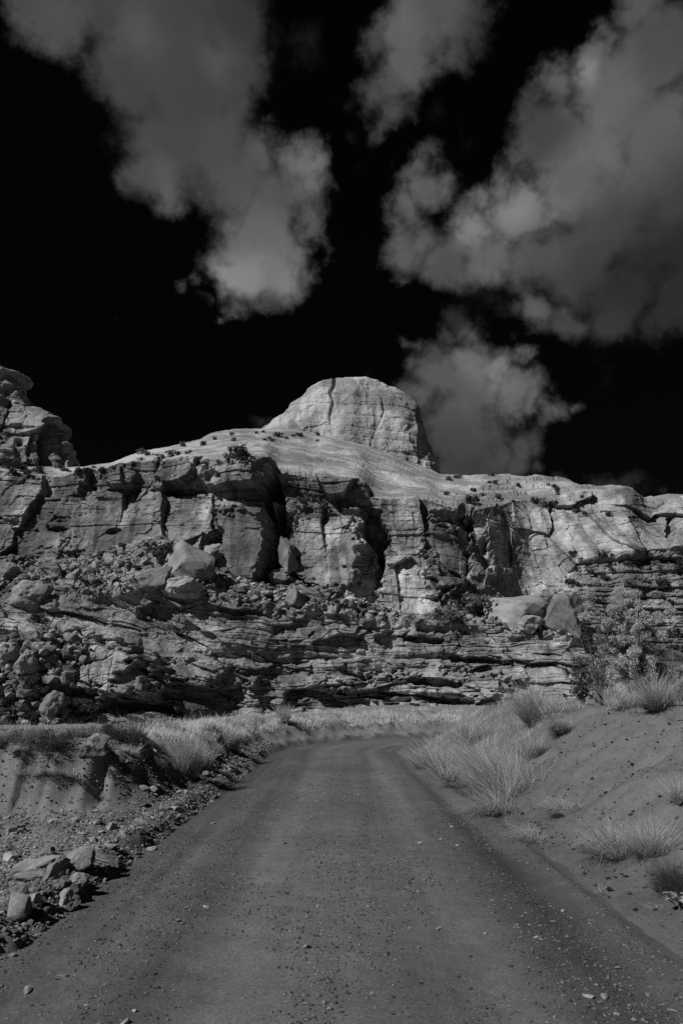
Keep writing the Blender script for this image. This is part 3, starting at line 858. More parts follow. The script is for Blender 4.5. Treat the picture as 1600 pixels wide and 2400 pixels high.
on_cliff(67, 1385, 98, 74, 8, 'largest rounded boulder at left on the rubble bench, streaked and split')
on_cliff(18, 1332, 60, 44, 0, 'pale angular boulder above the round one at the left edge of the bench')
on_cliff(124, 1330, 54, 38, 1, 'flat-topped boulder leaning on the bench under the left cliff', (0, 18, 20))
on_cliff(172, 1345, 54, 40, 2, 'pale wedge boulder in the middle of the left boulder cluster', (0, -12, 70))
on_cliff(208, 1345, 36, 34, 3, 'small squarish boulder at the right end of the left cluster', (10, 0, 40))
on_cliff(140, 1376, 62, 30, 10, 'thin-bedded dark slab stack beside the round boulder', (0, 8, 0))
on_cliff(358, 1352, 100, 62, 4, 'broad pale boulder in the middle of the rubble bench', (0, -14, 15))
on_cliff(412, 1372, 112, 56, 5, 'wide flat boulder overhanging a dark hollow on the bench', (0, -8, -25), 1.1)
on_cliff(438, 1308, 124, 104, 10, 'tall striped slab leaning against the foot of the pillar', (20, 38, 10), 0.8)
on_cliff(500, 1290, 48, 40, 6, 'grey block wedged between the striped slab and the pillar', (0, -25, 30))
on_cliff(66, 1486, 78, 46, 7, 'smooth tilted slab perched on the left end of the lower cliff', (0, 32, 0), 0.9)
on_cliff(122, 1645, 54, 68, 8, 'upright rounded boulder low in the rubble at left', (0, 22, 0), 0.9)
on_cliff(14, 1528, 62, 64, 7, 'rounded boulder at the left edge below the tilted slab', (0, 0, 60))
on_cliff(58, 1548, 50, 70, 9, 'bulging boulder next to the cleft at the far left', (0, 10, 0))
on_cliff(1222, 1424, 136, 108, 10, 'huge pale bedded block at the foot of the right cliff', (0, 8, 15), 0.8, back=0.5)
on_cliff(1338, 1430, 96, 110, 2, 'pale leaning slab to the right of the huge block', (0, 24, -10), 0.6)
on_cliff(1248, 1462, 62, 42, 0, 'dark undercut block tucked under the huge pale one', (15, -10, 30))
on_cliff(655, 1345, 44, 44, 3, 'block jammed in the bottom of the deep slot', (0, 20, 20))
on_cliff(672, 1290, 34, 90, 6, 'narrow upright fin of rock right of the deep slot', (0, -6, 30), 0.8)
on_cliff(735, 1388, 56, 30, 1, 'flat slab sticking out at the foot of the middle cliff', (0, 14, 0), 1.0)
on_cliff(690, 1395, 50, 46, 4, 'tilted pale slab below the slot in the rubble', (0, 34, 50))

rnd = random.Random(11)
ORD = ['closest', 'second closest', 'third closest', 'fourth closest', 'fifth closest', 'sixth closest', 'seventh closest', 'eighth closest', 'ninth closest', 'tenth closest', 'eleventh closest', 'twelfth closest', 'thirteenth closest', 'fourteenth closest',
       'fifteenth closest', 'sixteenth closest', 'seventeenth closest', 'eighteenth closest']


def name_by_landmark(items, marks, noun):
    """single out look-alikes: items are (u, v, object), marks are (u, v, phrase)"""
    slots = {}
    for u, v, o in items:
        d = [math.hypot(u - m[0], (v - m[1]) * 1.3) for m in marks]
        m = marks[d.index(min(d))]
        du, dv = u - m[0], (v - m[1]) * 1.3
        side = ('to the right of' if du > 0 else 'to the left of') if abs(du) > abs(dv) else ('below' if dv > 0 else 'above')
        slots.setdefault((m[2], side), []).append((min(d), o))
    for (phrase, side), lst in slots.items():
        for k, (dist, o) in enumerate(sorted(lst, key=lambda q: q[0])):
            o['label'] = f'{ORD[k]} {noun} {side} {phrase}' if k < 18 else f'{noun} farther {side} {phrase}'



def scatter(n, us, vs, smin, smax, label, group, marks, noun, keep=lambda u, v: True, flat=(0.45, 0.9)):
    k = 0
    items = []
    while k < n:
        u, v = rnd.uniform(*us), rnd.uniform(*vs)
        if not keep(u, v):
            continue
        s = smin + (smax - smin) * rnd.random() ** 2.2
        o = on_cliff(u, v, s, s * rnd.uniform(*flat), rnd.randrange(7), label, (rnd.uniform(-25, 25), rnd.uniform(-25, 25), rnd.uniform(0, 360)), rnd.uniform(0.7, 1.1),
                 'rock', group, SM)
        items.append((u, v, o))
        k += 1
    name_by_landmark(items, marks, noun)


vl1 = lambda u: np.interp(u, US, v1); vl2 = lambda u: np.interp(u, US, v2)
in_bench = lambda u, v: vl2(u) + 4 < v < vl1(u) - 4
MB = [(67, 1385, 'the largest rounded boulder on the bench'), (124, 1330, 'the flat-topped boulder on the bench'), (172, 1345, 'the pale wedge boulder on the bench'),
      (18, 1332, 'the pale boulder at the bench edge'), (250, 1360, 'the open rubble between the boulder groups'), (358, 1352, 'the broad pale boulder on the bench'),
      (412, 1372, 'the wide flat boulder on the bench'), (438, 1312, 'the striped leaning slab')]
MS = [(560, 1365, 'the foot of the striped pillar'), (690, 1395, 'the tilted pale slab below the slot'), (655, 1345, 'the block in the slot'), (735, 1388, 'the flat slab sticking out'),
      (850, 1430, 'the foot of the second slot'), (800, 1420, 'the foot of the middle cliff'), (510, 1375, 'the scree left of the pillar'), (600, 1405, 'the foot of the deep slot')]
MR = [(1222, 1420, 'the huge pale block'), (1120, 1440, 'the tall bush below the cliff'), (1045, 1462, 'the lower bush on the ledge'), (950, 1450, 'the bright pale cliff foot'), (1338, 1430, 'the pale leaning slab')]
ML = [(66, 1486, 'the smooth tilted slab at left'), (122, 1645, 'the upright rounded boulder'), (14, 1528, 'the rounded boulder at the left edge'), (58, 1548, 'the bulging boulder at far left'),
      (30, 1620, 'the dark gap low at far left'), (60, 1690, 'the cliff foot at far left')]
scatter(84, (0, 480), (1290, 1412), 9, 32, 'x', 'rocks on the left bench', MB, 'angular rock', in_bench)
scatter(70, (470, 900), (1340, 1470), 8, 26, 'x', 'rocks in the scree below the slots', MS, 'small pale rock', in_bench)
scatter(50, (860, 1300), (1400, 1486), 8, 26, 'x', 'rocks below the right cliff', MR, 'broken pale rock', in_bench)
scatter(60, (-10, 230), (1480, 1700), 12, 44, 'x', 'rocks in the far left rubble', ML, 'dark angular rock', lambda u, v: u + 0.4 * (v - 1560) < 190)


def near_rock(u, v, w_, h_, kind, label, tilt=(0, 0, 0), dep=0.8, name='boulder', group=None, meshes=BM, sink=0.55):
    p, tt = hit_ground(u, v + h_ * 0.42)
    k = tt / FPX * 1.18
    sx, sz = w_ * k / 2, h_ * k / 2
    o = link(name, meshes[kind], label=label, cat='rock', group=group)
    o.scale = (sx, (sx + sz) / 2 * dep, sz)
    o.location = (p.x, p.y + 0.35 * sx * dep, p.z + sink * sz)
    o.rotation_euler = tuple(R(a) for a in tilt)
    return o


near_rock(72, 2048, 130, 52, 5, 'long pale slab at left behind the dark-faced boulder', (0, -8, 10), 1.0)
near_rock(132, 2040, 48, 56, 2, 'dark-faced angular boulder at the end of the long slab', (0, 18, 35))
near_rock(182, 2022, 70, 44, 4, 'bright pale wedge behind the windrow of gravel', (0, -22, 20), 0.9)
near_rock(243, 2016, 74, 18, 1, 'thin pale slab lying right of the bright wedge', (0, 10, -8), 0.7)
near_rock(30, 2138, 58, 62, 10, 'round banded boulder at the bottom left by the road', (30, 20, 0), 0.9)
near_rock(155, 2114, 46, 48, 3, 'dark pointed boulder casting a shadow onto the road', (0, -8, 60))
near_rock(42, 2096, 40, 38, 0, 'dark block above the round banded boulder', (0, 10, 20))
near_rock(180, 2068, 42, 34, 8, 'pale rounded boulder behind the dark pointed one', (0, 10, 0))
near_rock(168, 2088, 26, 26, 6, 'small sharp stone against the pale rounded boulder', (20, 40, 0))
near_rock(78, 2110, 30, 24, 1, 'rough pale stone between the banded and pointed boulders', (0, 10, 80))
near_rock(150, 2070, 34, 26, 4, 'flat grey stone beside the dark-faced boulder', (0, 0, 110))
near_rock(108, 1996, 30, 20, 6, 'single pale stone on the gravel above the long slab', (0, -20, 0))
near_rock(40, 1945, 44, 22, 2, 'low dirty boulder on the gravel at the left edge', (0, 0, 20))
near_rock(226, 1745, 44, 36, 4, 'pale boulder in the grass on top of the left bank', (0, 6, 20))
near_rock(196, 1764, 28, 26, 8, 'rounded boulder in front of the pale one on the left bank', (0, -10, 50))
near_rock(330, 1880, 20, 24, 3, 'dark clod sticking out of the left bank face', (0, 0, 30))
near_rock(262, 1938, 26, 18, 5, 'dark clod at the foot of the left bank', (0, 0, 70))
near_rock(288, 1958, 26, 14, 1, 'pale flat stone at the foot of the left bank', (0, 8, 0))
near_rock(352, 1992, 26, 11, 5, 'flat stone half buried in the gravel windrow', (0, -10, 0))
near_rock(1532, 1596, 92, 86, 8, 'grey rounded boulder behind the grass on the right crest', (0, 0, 20), 0.9)
near_rock(146, 2296, 36, 12, 1, 'bright flat stone lying on the road at lower left', (0, 10, 20), 0.8)
near_rock(178, 2290, 22, 7, 5, 'thin stone sunk in the road beside the bright flat one', (0, 0, 0), 0.8)
near_rock(1600, 1850, 14, 60, 2, 'tall grey stone at the right edge of the sand bank', (0, -8, 20), 0.8)


def ground_at(x, y):
    d = float(lateral(x, y))
    return max(float(ground_z(x, y)), float(road_z(x, y)) if abs(d) < HW + 0.25 else -9)


# the larger loose stones one by one
rs = np.random.RandomState(5)
cnt = 0
items, items2 = [], []
while cnt < 150:
    y = 4.2 + 11 * rs.rand() ** 1.3
    x = -2.35 - rs.rand() ** 1.6 * (0.30 * y + 0.6)
    if abs(x) > 0.52 * y + 0.6:
        continue
    s = 0.028 + 0.055 * rs.rand() ** 2.5
    o = link('stone', RM[rs.randint(6)], label='loose angular stone on the gravel apron left of the road', cat='stone', group='stones left of the road')
    o.scale = (s * rs.uniform(0.8, 1.5), s * rs.uniform(0.8, 1.2), s * rs.uniform(0.4, 0.8))
    o.location = (x, y, ground_at(x, y) + 0.25 * s)
    o.rotation_euler = (rs.uniform(-.3, .3), rs.uniform(-.3, .3), rs.uniform(0, 6))
    items.append((*(float(q) for q in project(np.array(o.location))), o))
    cnt += 1
for _ in range(46):
    y = 3.9 + 9 * rs.rand() ** 1.4
    x = rs.uniform(-1.9, 1.9)
    s = 0.010 + 0.014 * rs.rand() ** 2
    o = link('stone', RM[rs.randint(6)], label='pale pebble lying on the road surface', cat='stone', group='pebbles on the road')
    o.scale = (s * rs.uniform(1.0, 1.9), s * rs.uniform(0.8, 1.2), s * rs.uniform(0.5, 0.8))
    o.location = (x, y, ground_at(x, y) + 0.3 * s)
    o.rotation_euler = (rs.uniform(-.3, .3), rs.uniform(-.3, .3), rs.uniform(0, 6))
    items2.append((*(float(q) for q in project(np.array(o.location))), o))
name_by_landmark(items, [(72, 2048, 'the long pale slab at left'), (132, 2040, 'the dark-faced boulder'), (182, 2022, 'the bright pale wedge'), (243, 2016, 'the thin pale slab'),
                         (30, 2138, 'the round banded boulder'), (155, 2114, 'the dark pointed boulder'), (108, 1996, 'the single pale stone on the gravel'), (40, 1945, 'the low dirty boulder'),
                         (262, 1938, 'the dark clod below the bank'), (288, 1958, 'the pale flat stone below the bank'), (380, 1995, 'the flat half-buried stone'), (444, 1822, 'the tall pale tuft'),
                         (180, 1900, 'the foot of the left bank')], 'loose stone')
name_by_landmark(items2, [(146, 2296, 'the bright flat stone on the road'), (155, 2114, 'the dark pointed boulder'), (444, 1822, 'the tall pale tuft'), (1165, 1905, 'the flattened pale tuft'),
                          (1245, 1975, 'the low leaning tuft'), (1515, 2128, 'the small flattened sprig'), (800, 2390, 'the middle of the bottom edge'), (1590, 2390, 'the bottom right corner'),
                          (380, 1995, 'the flat half-buried stone')], 'road pebble')

# the uncountable gravel: one mesh of little angular grains
ICO_V, ICO_F = None, None
_bm = bmesh.new(); bmesh.ops.create_icosphere(_bm, subdivisions=1, radius=1.0)
ICO_V = np.array([v.co[:] for v in _bm.verts]); ICO_F = np.array([[v.index for v in f.verts] for f in _bm.faces]); _bm.free()


def gravel(name, xs, ys, sizes, label, mat, seed, lift=0.25, zs=None, oct_=False, tones=(0.5, 2.4)):
    r = np.random.RandomState(seed)
    n = len(xs)
    if zs is None:
        zs = ground_z(xs, ys)
        d = lateral(xs, ys)
        zs = np.where(np.abs(d) < HW + 0.2, np.maximum(zs, road_z(xs, ys)), zs)
    BV, BF = (OCT_V, OCT_F) if oct_ else (ICO_V, ICO_F)
    nv = len(BV)
    base = BV[None] * (1 + 0.35 * r.uniform(-1, 1, (n, nv, 1)))
    sc_ = sizes[:, None] * np.stack([r.uniform(.8, 1.5, n), r.uniform(.7, 1.2, n), r.uniform(.45, .9, n)], -1)
    Vv = base * sc_[:, None, :]
    a = r.uniform(0, 6.28, n)
    c, s = np.cos(a)[:, None], np.sin(a)[:, None]
    Vv = np.stack([Vv[..., 0] * c - Vv[..., 1] * s, Vv[..., 0] * s + Vv[..., 1] * c, Vv[..., 2]], -1)
    Vv = Vv + np.stack([xs, ys, zs + lift * sizes], -1)[:, None, :]
    Ff = BF[None] + (np.arange(n) * nv)[:, None, None]
    tn = np.repeat(tones[0] + (tones[1] - tones[0]) * r.rand(n) ** 1.6, nv)
    me = mesh_np(name, Vv.reshape(-1, 3), Ff.reshape(-1, 3), mat, False, {'tone': tn})
    return link(name, me, label=label, kind='stuff')


OCT_V = np.array([(1, 0, 0), (-1, 0, 0), (0, 1, 0), (0, -1, 0), (0, 0, 1), (0, 0, -1)], float)
OCT_F = np.array([(0, 2, 4), (2, 1, 4), (1, 3, 4), (3, 0, 4), (2, 0, 5), (1, 2, 5), (3, 1, 5), (0, 3, 5)])
rg = np.random.RandomState(8)
n = 9000
y = 3.6 + 14 * rg.rand(n) ** 1.5
e = 2.1 + np.abs(rg.normal(0.35, 0.28, n))
x = -e
a1 = (x, y, 0.008 + 0.02 * rg.rand(n) ** 3)
n = 9000
y = 4.5 + 8 * rg.rand(n) ** 1.0
x = -2.5 - rg.rand(n) * (0.32 * y + 0.5)
a2 = (x, y, 0.008 + 0.026 * rg.rand(n) ** 3.5)
n = 2200
th = rg.rand(n)
yy = 14 + 10 * th
a3 = (-2.3 - np.abs(rg.normal(0, 0.35, n)), yy, 0.012 + 0.035 * rg.rand(n) ** 3)
n = 24000
y = 4.3 + 8.2 * rg.rand(n)
x = -2.45 - rg.rand(n) * (0.34 * y + 0.5)
gravel('apron_gravel', x, y, 0.006 + 0.02 * rg.rand(n) ** 3, 'pebbles strewn over the apron below the left bank', M['dirt'], 9, oct_=True, tones=(0.7, 3.0))
gx, gy, gs = (np.concatenate(q) for q in zip(a1, a3))
gravel('gravel', gx, gy, gs, 'loose gravel heaped along the left edge of the road', M['road'].copy() if False else M['dirt'], 3)
n = 52000
y = 3.3 + 14 * rg.rand(n) ** 1.7
x = rg.uniform(-2.05, 2.05, n)
keep = (fbm(x * 1.8, y * 0.35, 2.0, 3) + rg.normal(0, 0.2, n) + 0.35 * (1 - np.exp(-((np.abs(x - 0.1) - 0.8) / 0.3) ** 2)) > 0.12)
x, y, n = x[keep], y[keep], int(keep.sum())
gravel('road_grit', x, y, 0.0035 + 0.011 * rg.rand(n) ** 4, 'fine grit scattered over the road surface', M['road'], 4, oct_=True, tones=(0.45, 1.9))
n = 3200
y = 4 + 9 * rg.rand(n)
x = 2.2 + rg.rand(n) ** 1.3 * 3
gravel('bank_grit', x, y, 0.004 + 0.026 * rg.rand(n) ** 5, 'crumbs of earth and litter on the sand slope at right', M['dirt'], 6, oct_=True, tones=(0.12, 1.3))

# scree too small and too many to count, lying on the bench and in the low left rubble
def scree(name, mask, n, smin, smax, label, seed):
    r = np.random.RandomState(seed)
    idx = np.where(mask.ravel())[0]
    k = idx[r.randint(0, len(idx), n)]
    q = PF[k] + r.normal(0, 0.08, (n, 3))
    gravel(name, q[:, 0], q[:, 1], smin + (smax - smin) * r.rand(n) ** 3, label, M['cliff'], seed, zs=q[:, 2], tones=(0.45, 1.1))


frame = (U > -40) & (U < 1640)
scree('scree', (wBen > 0.9) & (ledgeR < 0.3) & frame, 2800, 0.06, 0.36, 'loose scree and small stones covering the bench', 61)
scree('rubble', (rubL > 0.6) & (LEV < 1) & (LEV > 0.05) & frame, 900, 0.10, 0.45, 'small rubble between the rocks at the far left', 62)

# ------------------------------------------------------------------ grass and brush
def blades(n, r, base_r, height, spread, droop, lean=(0, 0), width=0.004, dark=0.0, seg=3, bush=0.0):
    """n bent ribbons leaving a small root patch; returns vertices, faces, tone"""
    ang = r.uniform(0, 2 * math.pi, n)
    rad = np.sqrt(r.rand(n))
    bx, by = base_r * rad * np.cos(ang), base_r * rad * np.sin(ang)
    kc = max(2, min(9, n // 120))
    sub = r.randint(0, kc, n)                               # a clump is several crowns of unequal vigour
    bx, by = 0.45 * bx + (base_r * 0.8 * r.normal(size=kc))[sub], 0.45 * by + (base_r * 0.8 * r.normal(size=kc))[sub]
    vig = r.uniform(0.55, 1.1, kc)[sub]
    wx, wy = (0.16 * r.normal(size=kc))[sub], (0.16 * r.normal(size=kc))[sub]
    out_a = ang + r.normal(0, 0.9, n)
    L = height * vig * r.uniform(0.35, 1.2, n)
    curl = r.normal(0, 0.9, n)
    flop = np.where(r.rand(n) < 0.22, r.uniform(0.5, 1.6, n), 0.0)
    tl = spread * (0.25 + 0.75 * rad) * r.uniform(0.6, 1.25, n)
    ts = np.linspace(0, 1, seg + 1)
    dx, dy = np.cos(out_a), np.sin(out_a)
    pts_ = []
    px, py, pz = bx.copy(), by.copy(), np.zeros(n) - 0.02
    for i, q in enumerate(ts):
        pts_.append(np.stack([px, py, pz], -1))
        a = np.clip(tl + (droop + flop) * q * q * r.uniform(0.6, 1.3, n), 0, 2.6)
        dx, dy = np.cos(out_a + curl * q), np.sin(out_a + curl * q)
        st = L / seg
        px = px + st * (np.sin(a) * dx + (lean[0] + wx) * (0.4 + q)); py = py + st * (np.sin(a) * dy + (lean[1] + wy) * (0.4 + q)); pz = pz + st * np.cos(a)
    Pp = np.stack(pts_, 1)
    sa = r.uniform(0, 2 * math.pi, n)
    side = np.stack([np.cos(sa), np.sin(sa), 0 * sa], -1)
    wd = width * r.uniform(0.6, 1.3, n)
    taper = np.array([1.0, 0.9, 0.65, 0.15] if seg == 3 else np.linspace(1, 0.2, seg + 1))
    A = Pp - side[:, None] * (wd[:, None] * taper[None])[..., None]
    C = Pp + side[:, None] * (wd[:, None] * taper[None])[..., None]
    Vv = np.stack([A, C], 2).reshape(n, -1, 3)
    f = np.array([[2 * i, 2 * i + 1, 2 * i + 3, 2 * i + 2] for i in range(seg)])
    Ff = f[None] + (np.arange(n) * (seg + 1) * 2)[:, None, None]
    tn = np.clip(r.normal(0.6, 0.22, n) - dark, 0, 1)
    tn = np.repeat(tn, (seg + 1) * 2)
    return Vv.reshape(-1, 3), Ff.reshape(-1, 4), tn


def join(parts):
    Vs, Fs, Ts, k = [], [], [], 0
    for v, f, tt in parts:
        Vs.append(v); Fs.append(f + k); Ts.append(tt); k += len(v)
    return np.concatenate(Vs), np.concatenate(Fs), np.concatenate(Ts)


def tuft(u, v, h_px, label, n=700, spread=0.7, droop=0.5, base=0.18, lean=(0, 0), dead=0.25, seed=None, mat='grass', name='grass_tuft', width=None, group=None, dead_lean=None):
    p, tt = hit_ground(u, v)
    H = h_px * tt / FPX
    r = np.random.RandomState(seed if seed is not None else int(u * 7 + v))
    wd = width or max(0.0012, 0.00021 * tt)
    n = int(n * 1.9)
    nd = int(n * dead * 0.8)
    if u > 1000:                                            # the wind and the slope bend these towards the road
        droop *= 1.7
        lean = (lean[0] - 0.16, lean[1] - 0.06)
    me = mesh_np('blades', *(lambda q: (q[0], q[1]))(q := blades(n, r, base * H, H, spread, droop, lean, wd)), M[mat], False, {'tone': q[2]})
    root = bpy.data.objects.new(name, None)
    col.objects.link(root)
    root.empty_display_size = 0.1
    root.location = p
    root['label'] = label
    root['category'] = 'grass' if name == 'grass_tuft' else 'shrub'
    if group:
        root['group'] = group
    link('blades' if name == 'grass_tuft' else 'stems', me, root)
    if nd:
        q = blades(nd, r, base * H * 1.1, H * 0.62, spread * 1.35, droop * 1.6 + 0.3, dead_lean or lean, wd)
        me = mesh_np('dead_blades', q[0], q[1], M['deadgrass'], False, {'tone': q[2]})
        link('dead_blades' if name == 'grass_tuft' else 'dead_stems', me, root)
    return root


# right bank
tuft(1258, 1694, 118, 'broad fan of pale stems on the crest between the road bend and the juniper', 1100, 0.75, 0.25, 0.16, name='brush_clump', dead=0.35)
tuft(1540, 1662, 110, 'large shaggy tuft on the crest with dark blades hanging down the sand', 900, 0.9, 0.6, 0.12, dead=0.6, dead_lean=(-0.5, -0.55))
tuft(1178, 1862, 150, 'biggest spreading clump on the road side of the sand bank', 2000, 0.95, 0.35, 0.34, lean=(-0.22, 0.0), dead=0.5)
tuft(1120, 1830, 120, 'pale clump merging into the left side of the biggest clump', 1100, 0.8, 0.5, 0.3, lean=(-0.3, 0), dead=0.25)
tuft(1096, 1752, 96, 'thin upright tuft near the end of the road on the right', 420, 0.7, 0.25, 0.10, dead=0.5)
tuft(1036, 1800, 80, 'fine bleached tuft hanging over the road edge at the bend', 700, 0.8, 0.9, 0.4, lean=(-0.4, 0), dead=0.1)
tuft(1262, 1772, 86, 'wiry half bare clump above the biggest one', 420, 0.85, 0.6, 0.2, name='brush_clump', dead=0.8)
tuft(1325, 1716, 62, 'dark drooping tuft on the edge of the bare sand', 520, 0.9, 1.0, 0.2, lean=(-0.3, -0.2), dead=0.9, dead_lean=(-0.5, -0.5))
tuft(1165, 1905, 92, 'flattened pale tuft lying out over the road', 620, 1.1, 0.9, 0.22, lean=(-0.75, -0.2), dead=0.35)
tuft(1245, 1975, 66, 'low leaning tuft at the road edge under the sand slope', 520, 1.0, 1.0, 0.3, lean=(-0.5, -0.2), dead=0.5)
tuft(1335, 1905, 66, 'long flattened tuft lying along the sand slope', 520, 0.9, 1.2, 0.3, lean=(-0.7, -0.3), dead=0.5)
tuft(1452, 2000, 108, 'wide drooping clump in front of the leafy plant', 1300, 1.0, 0.9, 0.34, lean=(-0.35, -0.1), dead=0.5)
tuft(1530, 2005, 110, 'tangled clump just left of the picture edge', 800, 0.9, 0.7, 0.26, dead=0.7)
tuft(1592, 1892, 84, 'upright tuft at the right edge of the sand slope', 360, 0.8, 0.5, 0.10, dead=0.2)
tuft(1580, 2085, 100, 'dark scrubby clump at the bottom right corner', 600, 0.9, 0.7, 0.25, dead=1.2, mat='deadgrass', name='brush_clump')
tuft(1515, 2128, 34, 'small flattened sprig low on the sand slope', 90, 1.2, 0.8, 0.5, dead=0.3)
tuft(1428, 2092, 30, 'thin sprig beside the drooping clump', 80, 1.2, 0.8, 0.6, dead=0.3)
tuft(1410, 1640, 60, 'short grass below the twiggy bush on the crest', 420, 0.8, 0.5, 0.5)
tuft(1470, 1655, 60, 'short grass between the twiggy bush and the grey boulder', 420, 0.8, 0.5, 0.5)
tuft(1330, 1668, 46, 'short grass on the crest right of the broad fan', 420, 0.9, 0.5, 0.6)
# left bank
tuft(444, 1822, 118, 'tall pale tuft at the road edge casting a shadow on the road', 900, 0.38, 0.35, 0.14, dead=0.25)
tuft(470, 1800, 62, 'leaning tuft right behind the tall pale one', 600, 0.6, 0.5, 0.2, dead=0.5)
tuft(540, 1752, 50, 'pale tuft on the berm before the road bend', 600, 0.6, 0.4, 0.25)
tuft(345, 1748, 22, 'small dark tuft on the edge of the left bank', 260, 0.8, 0.5, 0.4, mat='deadgrass')
tuft(505, 1720, 34, 'small dark tuft in the grass behind the berm', 260, 0.8, 0.5, 0.4, mat='deadgrass')
tuft(152, 1828, 40, 'small drooping tuft on the face of the left bank', 300, 0.9, 0.9, 0.4, dead=0.8)
tuft(78, 1815, 34, 'low tuft on the gentle left end of the bank', 260, 0.9, 0.6, 0.5, dead=0.5)
tuft(664, 1690, 40, 'bright feathery weed standing in the grass of the berm', 500, 0.6, 0.3, 0.3, dead=0.0)
tuft(130, 1760, 70, 'dark brushy clump in the grass at far left', 420, 0.7, 0.4, 0.3, mat='deadgrass', name='brush_clump')
tuft(275, 1738, 70, 'thin brushy clump beside the pale boulder', 320, 0.5, 0.3, 0.3, mat='deadgrass', name='brush_clump')


for q_, (u_, v_, h_, tx) in enumerate([(18, 1738, 44, 'dark brush at the left edge under the rubble'), (70, 1730, 36, 'low brush second from the left edge on the terrace'),
                                      (118, 1742, 30, 'sparse dark brush in front of the rubble at left'), (182, 1726, 40, 'grey brush left of the boulder on the bank'),
                                      (262, 1716, 34, 'grey brush behind the boulder on the bank'), (318, 1722, 26, 'small brush on the terrace before the tall grass'),
                                      (388, 1712, 30, 'grey brush at the cliff foot behind the tall grass'), (40, 1765, 24, 'pale weed on the left end of the terrace'),
                                      (215, 1775, 22, 'pale weed on the edge of the cut bank'), (300, 1765, 26, 'pale weed at the corner of the cut bank')]):
    tuft(u_, v_, h_, tx, 260, 0.9, 0.5, 0.7, dead=0.5, mat='grass' if 'pale' in tx else 'brush', name='grass_tuft' if 'pale' in tx else 'brush_clump')
for q_, (u_, v_, w_) in enumerate([(30, 1722, 34), (95, 1716, 26), (150, 1722, 40), (245, 1708, 30), (330, 1704, 26), (5, 1752, 24), (365, 1722, 18)]):
    near_rock(u_, v_, w_, w_ * 0.62, q_ % 7, ['angular rock', 'grey rock', 'wide low rock', 'blocky rock', 'small block', 'half-buried rock', 'pale little rock'][q_] + ' lying in the brush of the left terrace', (0, 10, 50 * q_), 0.9,
              name='rock', meshes=SM)


def grass_field(name, label, n, sampler, hrange, seed, width=0.005, mat='grass'):
    n = int(n * 1.3)
    width = width * 0.7
    r = np.random.RandomState(seed)
    x, y = sampler(r, n)
    z = ground_z(x, y)
    patch = fbm(x * 0.8, y * 0.8, 3.0, 3)
    keep = (patch + r.normal(0, 0.18, len(x))) > -0.05
    x, y, z, patch = x[keep], y[keep], z[keep], patch[keep]
    n = len(x)
    v, f, tn = blades(n, r, 0.001, 1.0, 0.5, 0.5, (0, 0), 1.0)
    v = v.reshape(n, 8, 3)
    H = r.uniform(*hrange, n) * np.clip(0.9 + 0.6 * patch, 0.4, 1.5)
    wd = width * np.clip(y / 20, 0.5, 2.0)
    mid_ = (v[:, 0::2] + v[:, 1::2]) / 2
    off = (v[:, 1::2] - v[:, 0::2]) / 2
    mid_ = mid_ * H[:, None, None] + np.stack([x, y, z], -1)[:, None]
    off = off * wd[:, None, None]
    v = np.stack([mid_ - off, mid_ + off], 2).reshape(-1, 3)
    me = mesh_np(name, v, f, M[mat], False, {'tone': tn})
    link(name, me, label=label, kind='stuff')


def berm_pts(r, n):
    # outside of the road, along straight and bend
    s = r.rand(n)
    e = 3.1 + np.abs(r.normal(0, 0.75, n))
    ys = 14 + 8 * s / 0.45
    a = (s - 0.45) / 0.55 * (math.pi / 2 + 0.1)
    x = np.where(s < 0.45, -e, CX - (RR + e) * np.cos(a))
    y = np.where(s < 0.45, ys, CY + (RR + e) * np.sin(a))
    return x, y


def terrace_pts(r, n):
    y = 11.5 + 22 * r.rand(n) ** 1.3
    x = -3.6 - r.rand(n) * (0.36 * y + 2)
    return x, y


def crest_pts(r, n):
    y = 9 + 16 * r.rand(n)
    d = 4.9 + np.abs(r.normal(0, 1.6, n))
    return np.where(y < CY, d, CX - (RR - np.minimum(d, 9)) * np.cos((y - CY) / 12)), y


def inner_pts(r, n):
    y = 14 + 12 * r.rand(n)
    d = 2.7 + 1.9 * r.rand(n)
    a = np.clip((y - CY) / RR, 0, 1.3)
    x = np.where(y < CY, d, CX - (RR - d) * np.cos(a))
    y2 = np.where(y < CY, y, CY + (RR - d) * np.sin(a))
    return x, y2


grass_field('berm_grass', 'bleached grass growing along the berm outside the bend', 20000, berm_pts, (0.10, 0.34), 31, 0.006, 'palegrass')
grass_field('terrace_grass', 'thin bleached grass on the terrace left of the road', 16000, terrace_pts, (0.05, 0.24), 32, 0.006)
grass_field('crest_grass', 'short grass along the crest of the right bank', 7000, crest_pts, (0.08, 0.28), 33, 0.005)
grass_field('bank_grass', 'patchy pale grass on the inside of the bend', 6000, inner_pts, (0.10, 0.30), 34, 0.005)


def twig_tubes(branches, sides=4):
    Vs, Fs, k = [], [], 0
    for pts_, rads in branches:
        pts_ = np.array(pts_, float); n_ = len(pts_)
        for i in range(n_):
            a = (i + 1 if i < n_ - 1 else i); b = (i if i < n_ - 1 else i - 1)
            dd = pts_[a] - pts_[b]; dd /= (np.linalg.norm(dd) + 1e-9)
            u_ = np.cross(dd, (0.3, 0.9, 0.1)); u_ /= np.linalg.norm(u_) + 1e-9
            w_ = np.cross(dd, u_)
            for s in range(sides):
                q = 2 * math.pi * s / sides
                Vs.append(pts_[i] + rads[i] * (math.cos(q) * u_ + math.sin(q) * w_))
        for i in range(n_ - 1):
            for s in range(sides):
                s2 = (s + 1) % sides
                Fs.append((k + i * sides + s, k + i * sides + s2, k + (i + 1) * sides + s2, k + (i + 1) * sides + s))
        k += n_ * sides
    return np.array(Vs), np.array(Fs)


